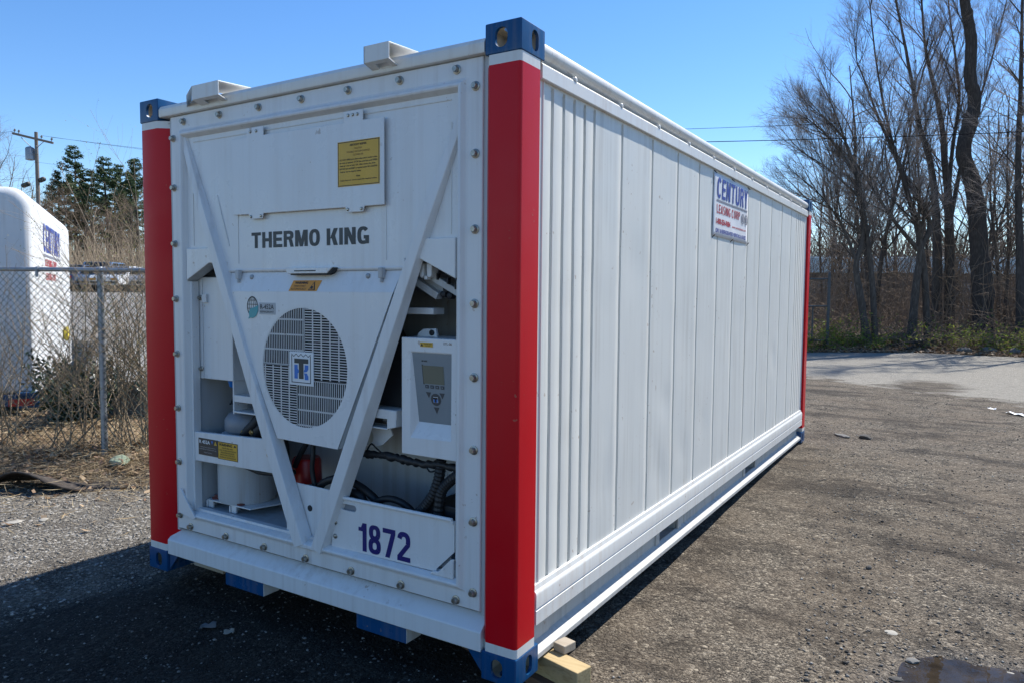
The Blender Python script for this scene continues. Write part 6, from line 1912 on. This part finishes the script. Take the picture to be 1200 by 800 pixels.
mb = MB(); mb.lathe((3.6, -.06, .93), [(.05, .06), (.10, .05), (.12, .02), (.12, -.02), (.06, -.03)], 16, axis='y'); mb.build("yellow_cap", simple("yellow_plastic", (.70, .55, .03), .5), tr_, smooth=50)

# ---------------------------------------------------------------- parked cars at the head of the lot
def car(name, label, s, d, body_col, yaw, h=1.45, light=None):
    p = fp(s, d); z = lot_z(p)
    o = thing(name, label, "car", (p.x, p.y, z), FRZ + yaw, "cars parked at the head of the upper lot")
    m_ = simple("car_paint", body_col, .25, 0, .05, coat=.6)
    half = 2.2; w = .88
    prof = [(-half, .35), (-half, .75), (-half + .15, .90), (-1.15, .98), (-.55, h), (.95, h), (1.75, .98), (half - .05, .90), (half, .70), (half, .35)]
    mb = MB(); mb.prism(prof, 'y', -w, w); b = mb.build("body", m_, o, bevel=.06, seg=3)
    g = simple("car_glass", (.02, .025, .03), .06) if 'carglass' not in M else M['carglass']; M['carglass'] = g
    mb = MB()
    mb.prism([(-1.02, 1.0), (-.52, h - .07), (.15, h - .07), (.15, 1.0)], 'y', -w - .006, w + .006); mb.prism([(.22, 1.0), (.22, h - .07), (.92, h - .07), (1.55, 1.0)], 'y', -w - .006, w + .006)
    mb.build("side_window", g, o)
    mb = MB(); mb.add([(-1.16, -w + .1, 1.01), (-1.16, w - .1, 1.01), (-.585, w - .16, h - .03), (-.585, -w + .16, h - .03)], [(0, 3, 2, 1)]); mb.add([(1.755, -w + .1, 1.01), (1.755, w - .1, 1.01), (.985, w - .16, h - .03), (.985, -w + .16, h - .03)], [(0, 1, 2, 3)])
    mb.v = [(v[0] + (-.012 if v[0] < 0 else .012), v[1], v[2] + .012) for v in mb.v]
    mb.build("windscreen", g, o)
    for x in (-1.35, 1.35):
        for y in (-w + .02, w - .20):
            mb = MB(); mb.lathe((x, y, .32), [(.10, -.01), (.20, -.02), (.31, 0), (.32, .03), (.32, .16), (.30, .18)], 18, axis='y'); mb.build("wheel", M['black'], o, smooth=40)
    for y in (-.62, .62):
        mb = MB(); mb.box(half - .03, half + .012, y - .16, y + .16, .68, .86); mb.build("tail_light", M['redcap'], o, bevel=.01)
        mb = MB(); mb.box(-half - .012, -half + .03, y - .18, y + .18, .60, .74); mb.build("headlight", light or M['labelwhite'], o, bevel=.01)
    for xa, xb in ((half - .01, half + .02), (-half - .02, -half + .01)):
        mb = MB(); mb.box(xa, xb, -.8, .8, .41, .56); mb.build("bumper", M['dark'], o, bevel=.02)
    return o
PH = math.pi / 2
car("parked_car", "white car with a red tail light, partly behind the end of the trailer", -23.6, 38.9, (.72, .73, .74), PH + math.pi)
car("parked_car", "dark blue car parked in the upper lot next to the trailer", -22.6, 38.4, (.02, .05, .12), PH + math.pi - .05, 1.55)
car("parked_car", "pale blue van-like car in the middle of the parked row", -21.4, 38.6, (.10, .18, .30), PH + .04, 1.75)
car("parked_car", "white car with orange lights at the container end of the parked row", -20.0, 38.3, (.74, .75, .76), PH, 1.5, M['orange'])
car("parked_car", "silver car at the end of the parked row, against the red post", -17.8, 38.5, (.45, .47, .50), PH + .03, 1.5)

# ---------------------------------------------------------------- distance on the fence side
DP = lambda s, d: fp(s, d)
# dry brush bank behind the cars
rs = np.random.RandomState(8); tb = Tubes()
for i in range(6500):
    d = rs.uniform(43, 58); s = rs.uniform(-60, 22); p = fp(s, d)
    L = rs.uniform(1.2, 4.6); dd = unit(rs.normal(size=3) * .28 + (0, 0, 1)); P = [np.array((p.x, p.y, 1.6))]
    for k in range(3): dd = unit(dd + rs.normal(size=3) * .15); P.append(P[-1] + dd * L / 3)
    tb.add(P, np.linspace(.035, .012, 4), 3)
tag(tb.build("brush", M['twigpale'], None), "tall dry brown brush behind the parked cars", None, None, "stuff")
hill = MB(); 
V, F = [], []
for i in range(9):
    d = 55 + i * 16
    for j in range(21):
        p = fp(-190 + 16 * j, d); V.append((p.x, p.y, 1.0 + min(1, i / 3) * 3.0 + 1.2 * mnoise.noise(p * .03)))
for i in range(8):
    for j in range(20): F.append((i * 21 + j, i * 21 + j + 1, (i + 1) * 21 + j + 1, (i + 1) * 21 + j))
hl = np_mesh("hill", V, F, [concrete("hill_earth", (.06, .05, .035), (.12, .10, .07))], None, smooth=True); tag(hl, "low brown rise behind the lot", None, None, "structure")
# white pines
def pine(seed, hgt):
    rs = np.random.RandomState(seed)
    o = thing("pine_tree", "tall dark green pine with bare lower trunk", "tree", (0, 0, 0), 0, "pines behind the parked cars")
    tb = Tubes(); tb.add([(0, 0, 0), (rs.normal() * .2, rs.normal() * .2, hgt * .5), (rs.normal() * .2, rs.normal() * .2, hgt)], [.26, .18, .03], 6)
    lv = Leaves(); z = hgt * .34
    while z < hgt * .985:
        t = (z - hgt * .34) / (hgt * .65)
        rad = (3.3 * (1 - t) ** .75 + .35) * (.35 + .65 * min(1, t * 3.2))
        nb = rs.randint(4, 7)
        for k in range(nb):
            a = rs.uniform(0, 6.28); L = rad * rs.uniform(.55, 1.12)
            if rs.random_sample() < .16: continue
            d = np.array((math.cos(a), math.sin(a), .10 + .35 * t)); q = np.array((0, 0, z))
            P = [q, q + d * L * .5 + (0, 0, -.06 * L), q + d * L + (0, 0, .12 * L)]
            tb.add(P, [.05, .03, .012], 3)
            for m in range(int(60 * L) + 22):
                f = rs.uniform(.28, 1.05); c = q + d * L * f + (0, 0, (.12 * f * f - .05) * L)
                lv.add(c + rs.normal(size=3) * (.22 * (1.2 - f * .5), .22 * (1.2 - f * .5), .12), rs.uniform(.09, .20))
        z += rs.uniform(.5, .85)
    tb.build("trunk", M['barkdark'], o); lv.build("crown", M['needle'], o, rs, .42, .35)
    return o
PN = [(-21.5, 92, 16.5, "shorter dark pine nearest the utility pole"), (-19.4, 93, 19.2, "tall dark pine second from the utility pole"), (-17.4, 95, 17.6, "pine standing mid row in the pine group"), (-15.2, 92, 18.6, "tall ragged pine past the middle of the pine group"), (-13.6, 96, 17.2, "narrow pine just left of the container's red corner post"), (-11.2, 92, 18.8, "dark pine half hidden by the container's red corner post")]
PS = []
PN += [(0, 108, 18.0, "pine of the back row between the tall pine and the mid row pine"), (0, 110, 19.0, "pine of the back row showing between the ragged and the narrow pine"), (0, 106, 17.0, "back row pine beside the utility pole"), (0, 108, 19.5, "back row pine nearest the red corner post")]
for i, (sx, d, h, lb) in enumerate(PN):
    u_ = (75, 92, 111, 129, 145, 163, 101, 137, 66, 155)[i]
    s = (u_ - 600) / 859.86 * (d + 7.2) + 4.01
    p = fp(s, d)
    if i < 3: o = pine(60 + i, (17.5, 18.5, 17)[i]); PS.append((o, (17.5, 18.5, 17)[i])); o.location = (p.x, p.y, 2.6); k = 1.0
    else:
        o = dup(PS[i % 3][0], (p.x, p.y, 2.6), i * 1.7); k = 1.0
    o.scale = (h / 19 * k * 1.06, h / 19 * k * 1.06, h / 19 * k)
    o["label"] = lb
# broad bare tree far left and bare trunks among the pines
for i, (u_, d, h, lb) in enumerate([(8, 58, 13.0, "wide bare tree behind the roof of the white trailer"), (30, 66, 10.5, "bare tree just left of the utility pole"), (58, 70, 9.0, "low reddish bare tree right of the utility pole"), (70, 76, 10.0, "bare tree at the foot of the nearest pine"), (100, 78, 8.5, "thin bare tree in front of the pines"), (118, 80, 9.5, "bare tree between the pine trunks"), (140, 76, 8.5, "bare tree below the ragged pine"), (158, 74, 9.5, "bare tree against the red corner post"), (-25, 62, 12.5, "bare tree beyond the edge of the frame, left of the wide one")]):
    s = (u_ - 600) / 859.86 * (d + 7.2) + 4.01; p = fp(s, d)
    rs = np.random.RandomState(500 + i); big, fine = Tubes(), Tubes()
    o = thing("bare_tree", lb, "tree", (p.x, p.y, 1.6), 0)
    sp = [(15, 44, .50, .5, .05, 6), (9, 42, .52, .3, .12, 4), (8, 40, .5, .12, .16, 3), (0, 0, 0, .08, .2, 3)]
    grow(rs, big, fine, (0, 0, -.1), unit(np.array((rs.normal() * .05, rs.normal() * .05, 1))), h, .16, 0, sp)
    f_ = np.concatenate(fine.V); big.build("trunk", M['bark'], o); fine.build("crown", M['twigbrown'], o)
# far tree mass so that the horizon is closed
rs = np.random.RandomState(9); tb = Tubes()
for i in range(9000):
    d = rs.uniform(100, 150); s = rs.uniform(-160, 60); p = fp(s, d); L = rs.uniform(4, 11); dd = unit(rs.normal(size=3) * .2 + (0, 0, 1)); P = [np.array((p.x, p.y, 2.5))]
    for k in range(3): dd = unit(dd + rs.normal(size=3) * .15); P.append(P[-1] + dd * L / 3)
    tb.add(P, np.linspace(.09, .03, 4), 3)
tag(tb.build("far_woods", M['twigbrown'], None), "far brown wood closing the horizon", None, None, "stuff")
rs = np.random.RandomState(10); tb = Tubes()
for i in range(9000):
    x, y = rs.uniform(-45, 60), rs.uniform(76, 110); L = rs.uniform(4, 10); dd = unit(rs.normal(size=3) * .25 + (0, 0, 1)); P = [np.array((x, y, 0))]
    for k in range(3): dd = unit(dd + rs.normal(size=3) * .18); P.append(P[-1] + dd * L / 3)
    tb.add(P, np.linspace(.09, .03, 4), 3)
tag(tb.build("far_thicket", M['twigbrown'], None), "far brown thicket beyond the warehouse", None, None, "stuff")

# utility pole with transformer
pz = 1.6
up = thing("utility_pole", "weathered wooden utility pole with a tilted crossarm and grey transformer", "utility pole", (-49.48, 22.0, pz))
mb = MB(); mb.tube([(0, 0, -.3), (.02, .0, 5), (0, .0, 10.2)], [.15, .125, .10], 12); mb.build("pole", M['pole'], up, smooth=60)
ca = MB(); ca.box(-1.32, 1.32, -.06, .06, -.07, .07); arm = ca.build("crossarm", M['pole'], up, bevel=.01); arm.location = (0, -.20, 9.78); arm.rotation_euler = (0, R_(13), FRZ)
for x in (-1.22, -.95, .52, 1.18):
    mb = MB(); mb.lathe((x, 0, .07), [(.02, 0), (.02, .08), (.06, .10), (.07, .15), (.04, .18), (.05, .22), (.01, .25)], 10); mb.build("insulator", M['rockgrey'], arm, smooth=50)
for sgn in (-1, 1):
    mb = MB(); mb.tube([(sgn * .75 * FR_.x, sgn * .75 * FR_.y - .2, 9.72 - sgn * .1), (0, -.14, 9.05)], .025, 6); mb.build("arm_brace", M['galv'], up)
mb = MB(); mb.lathe((-.25, -.28, 8.4), [(.15, 0), (.26, .03), (.26, .72), (.22, .80), (.08, .86)], 18); tf = mb.build("transformer", M['galv'], up, smooth=40)
mb = MB(); mb.lathe((.25, -.12, 8.75), [(.06, 0), (.09, .02), (.09, .5), (.04, .55)], 12); mb.build("cutout", M['rockgrey'], up, smooth=40)
for (x, y, z, L) in ((-.75, -.35, 6.85, .75), (.35, .1, 7.15, .55)):
    mb = MB(); mb.tube([(x - L / 2, y, z), (x - L / 2 + .05, y, z), (x + L / 2 - .05, y, z + .06), (x + L / 2, y, z + .06)], [.06, .15, .15, .06], 12); mb.build("splice_case", M['black'], up, smooth=50)
def wire(label, a, b, sag, r, grp=None, n=16):
    a, b = Vector(a), Vector(b); P = []
    for i in range(n + 1):
        t = i / n; p = a.lerp(b, t) - Vector((0, 0, sag * 4 * t * (1 - t))); P.append(p - a)
    mb = MB(); mb.tube(P, r * .42, 5); o = mb.build("power_line", M['wire'], None, smooth=60); o.location = a
    return tag(o, label, "power line", grp)
A0 = Vector((-49.48, 21.8, pz))
wire("power line from the outer end of the crossarm passing over the pines", A0 + Vector((1.15 * FR_.x, 1.15 * FR_.y, 9.85)), (-10, 62, 11.5), 1.2, .02)
wire("power line from the pole's crossarm, second of the pair over the pines", A0 + Vector((.52 * FR_.x, .52 * FR_.y, 9.95)), (-11, 63, 11.2), 1.3, .02)
wire("thin cable leaving the pole below the transformer towards the container", A0 + Vector((0, 0, 8.3)), (-12, 58, 8.5), 1.0, .015)
wire("cable between the pole and the edge of the frame at splice height", A0 + Vector((0, 0, 7.3)), (-90, 2, 9.5), .8, .02)
wire("power line from the inner end of the crossarm towards the edge of the frame", A0 + Vector((-1.22 * FR_.x, -1.22 * FR_.y, 10.2)), (-90, 0, 10.3), .8, .02)
wire("upper thin power line in front of the bare trees", (-14, 14.3, 6.4), (14, 31.8, 8.25), .3, .016)
wire("lower thick power line in front of the bare trees", (-14, 14.3, 6.15), (14, 31.8, 7.65), .35, .028)

# warehouse glimpsed through the wood
wh = thing("warehouse", "long low warehouse with a pale blue metal fascia, half hidden by the wood", "building", (-2, 66, 0), .5)
mb = MB(); mb.box(-16, 16, 0, 12, 0, 3.75); mb.build("wall", concrete("warehouse_wall", (.07, .07, .075), (.12, .12, .125)), wh)
mb = MB(); mb.box(-16.4, 16.4, -.4, 12.4, 3.751, 5.0); mb.build("fascia", simple("fascia_blue", (.55, .74, .80), .4, 0, .15, .5), wh, bevel=.03)
mb = MB(); mb.box(-16.2, 16.2, -.2, 12.2, 5.001, 5.12); mb.build("roof", M['galv'], wh)
for x in (-9.5, -6.4, 2.0, 8.5):
    mb = MB(); mb.box(x, x + 2.4, -.06, -.003, 0, 3.0); dr = mb.build("roller_door", simple("roller_door_paint", (.30, .34, .36), .5), wh)
    mb = MB()
    for k in range(7): mb.box(x + .1 + k * .34, x + .16 + k * .34, -.09, -.061, .1, 2.9)
    mb.build("door_ribs", M['dgrey'], dr)
mb = MB(); mb.box(-6.6, -4.4, -3.2, -1.4, 0, 1.6); mb.box(-6.7, -4.3, -3.3, -1.3, 1.55, 1.66)
db = mb.build("waste_skip", simple("skip_blue", (.03, .07, .20), .5), None, bevel=.03); db.location = (-1.2, 58, .3); db.rotation_euler = (0, 0, .5); tag(db, "dark blue waste skip before the warehouse, behind the gate post", "skip")
# pipe gate at the back of the lot
gt = thing("pipe_gate", "grey pipe gate with a tall post where the lot meets the wood", "gate", (-2.261, 22.637, ground_h(-2.261, 22.637)))
mb = MB(); mb.tube([(0, 0, -.1), (0, 0, 2.35)], .045, 12); mb.tube([(0, 0, 2.35), (0, 0, 2.42)], [.05, .02], 12); mb.build("post", M['galvdark'], gt, smooth=50)
mb = MB(); mb.tube([(-.12, -.02, .02), (-.02, -.02, .30)], .05, 8); mb.build("wheel_foot", M['dark'], gt, smooth=50)
for z, e in ((1.36, 1), (.28, 1), (2.22, 1)):
    mb = MB(); mb.tube([(-.03, 0, z), (-3.2, -1.9, z - .06)], .026, 10); mb.build("rail", M['galvdark'], gt, smooth=50)
mb = MB(); mb.tube([(-.42, -.25, .28), (-.42, -.25, 1.34)], .022, 8); mb.build("stile", M['galvdark'], gt, smooth=50)
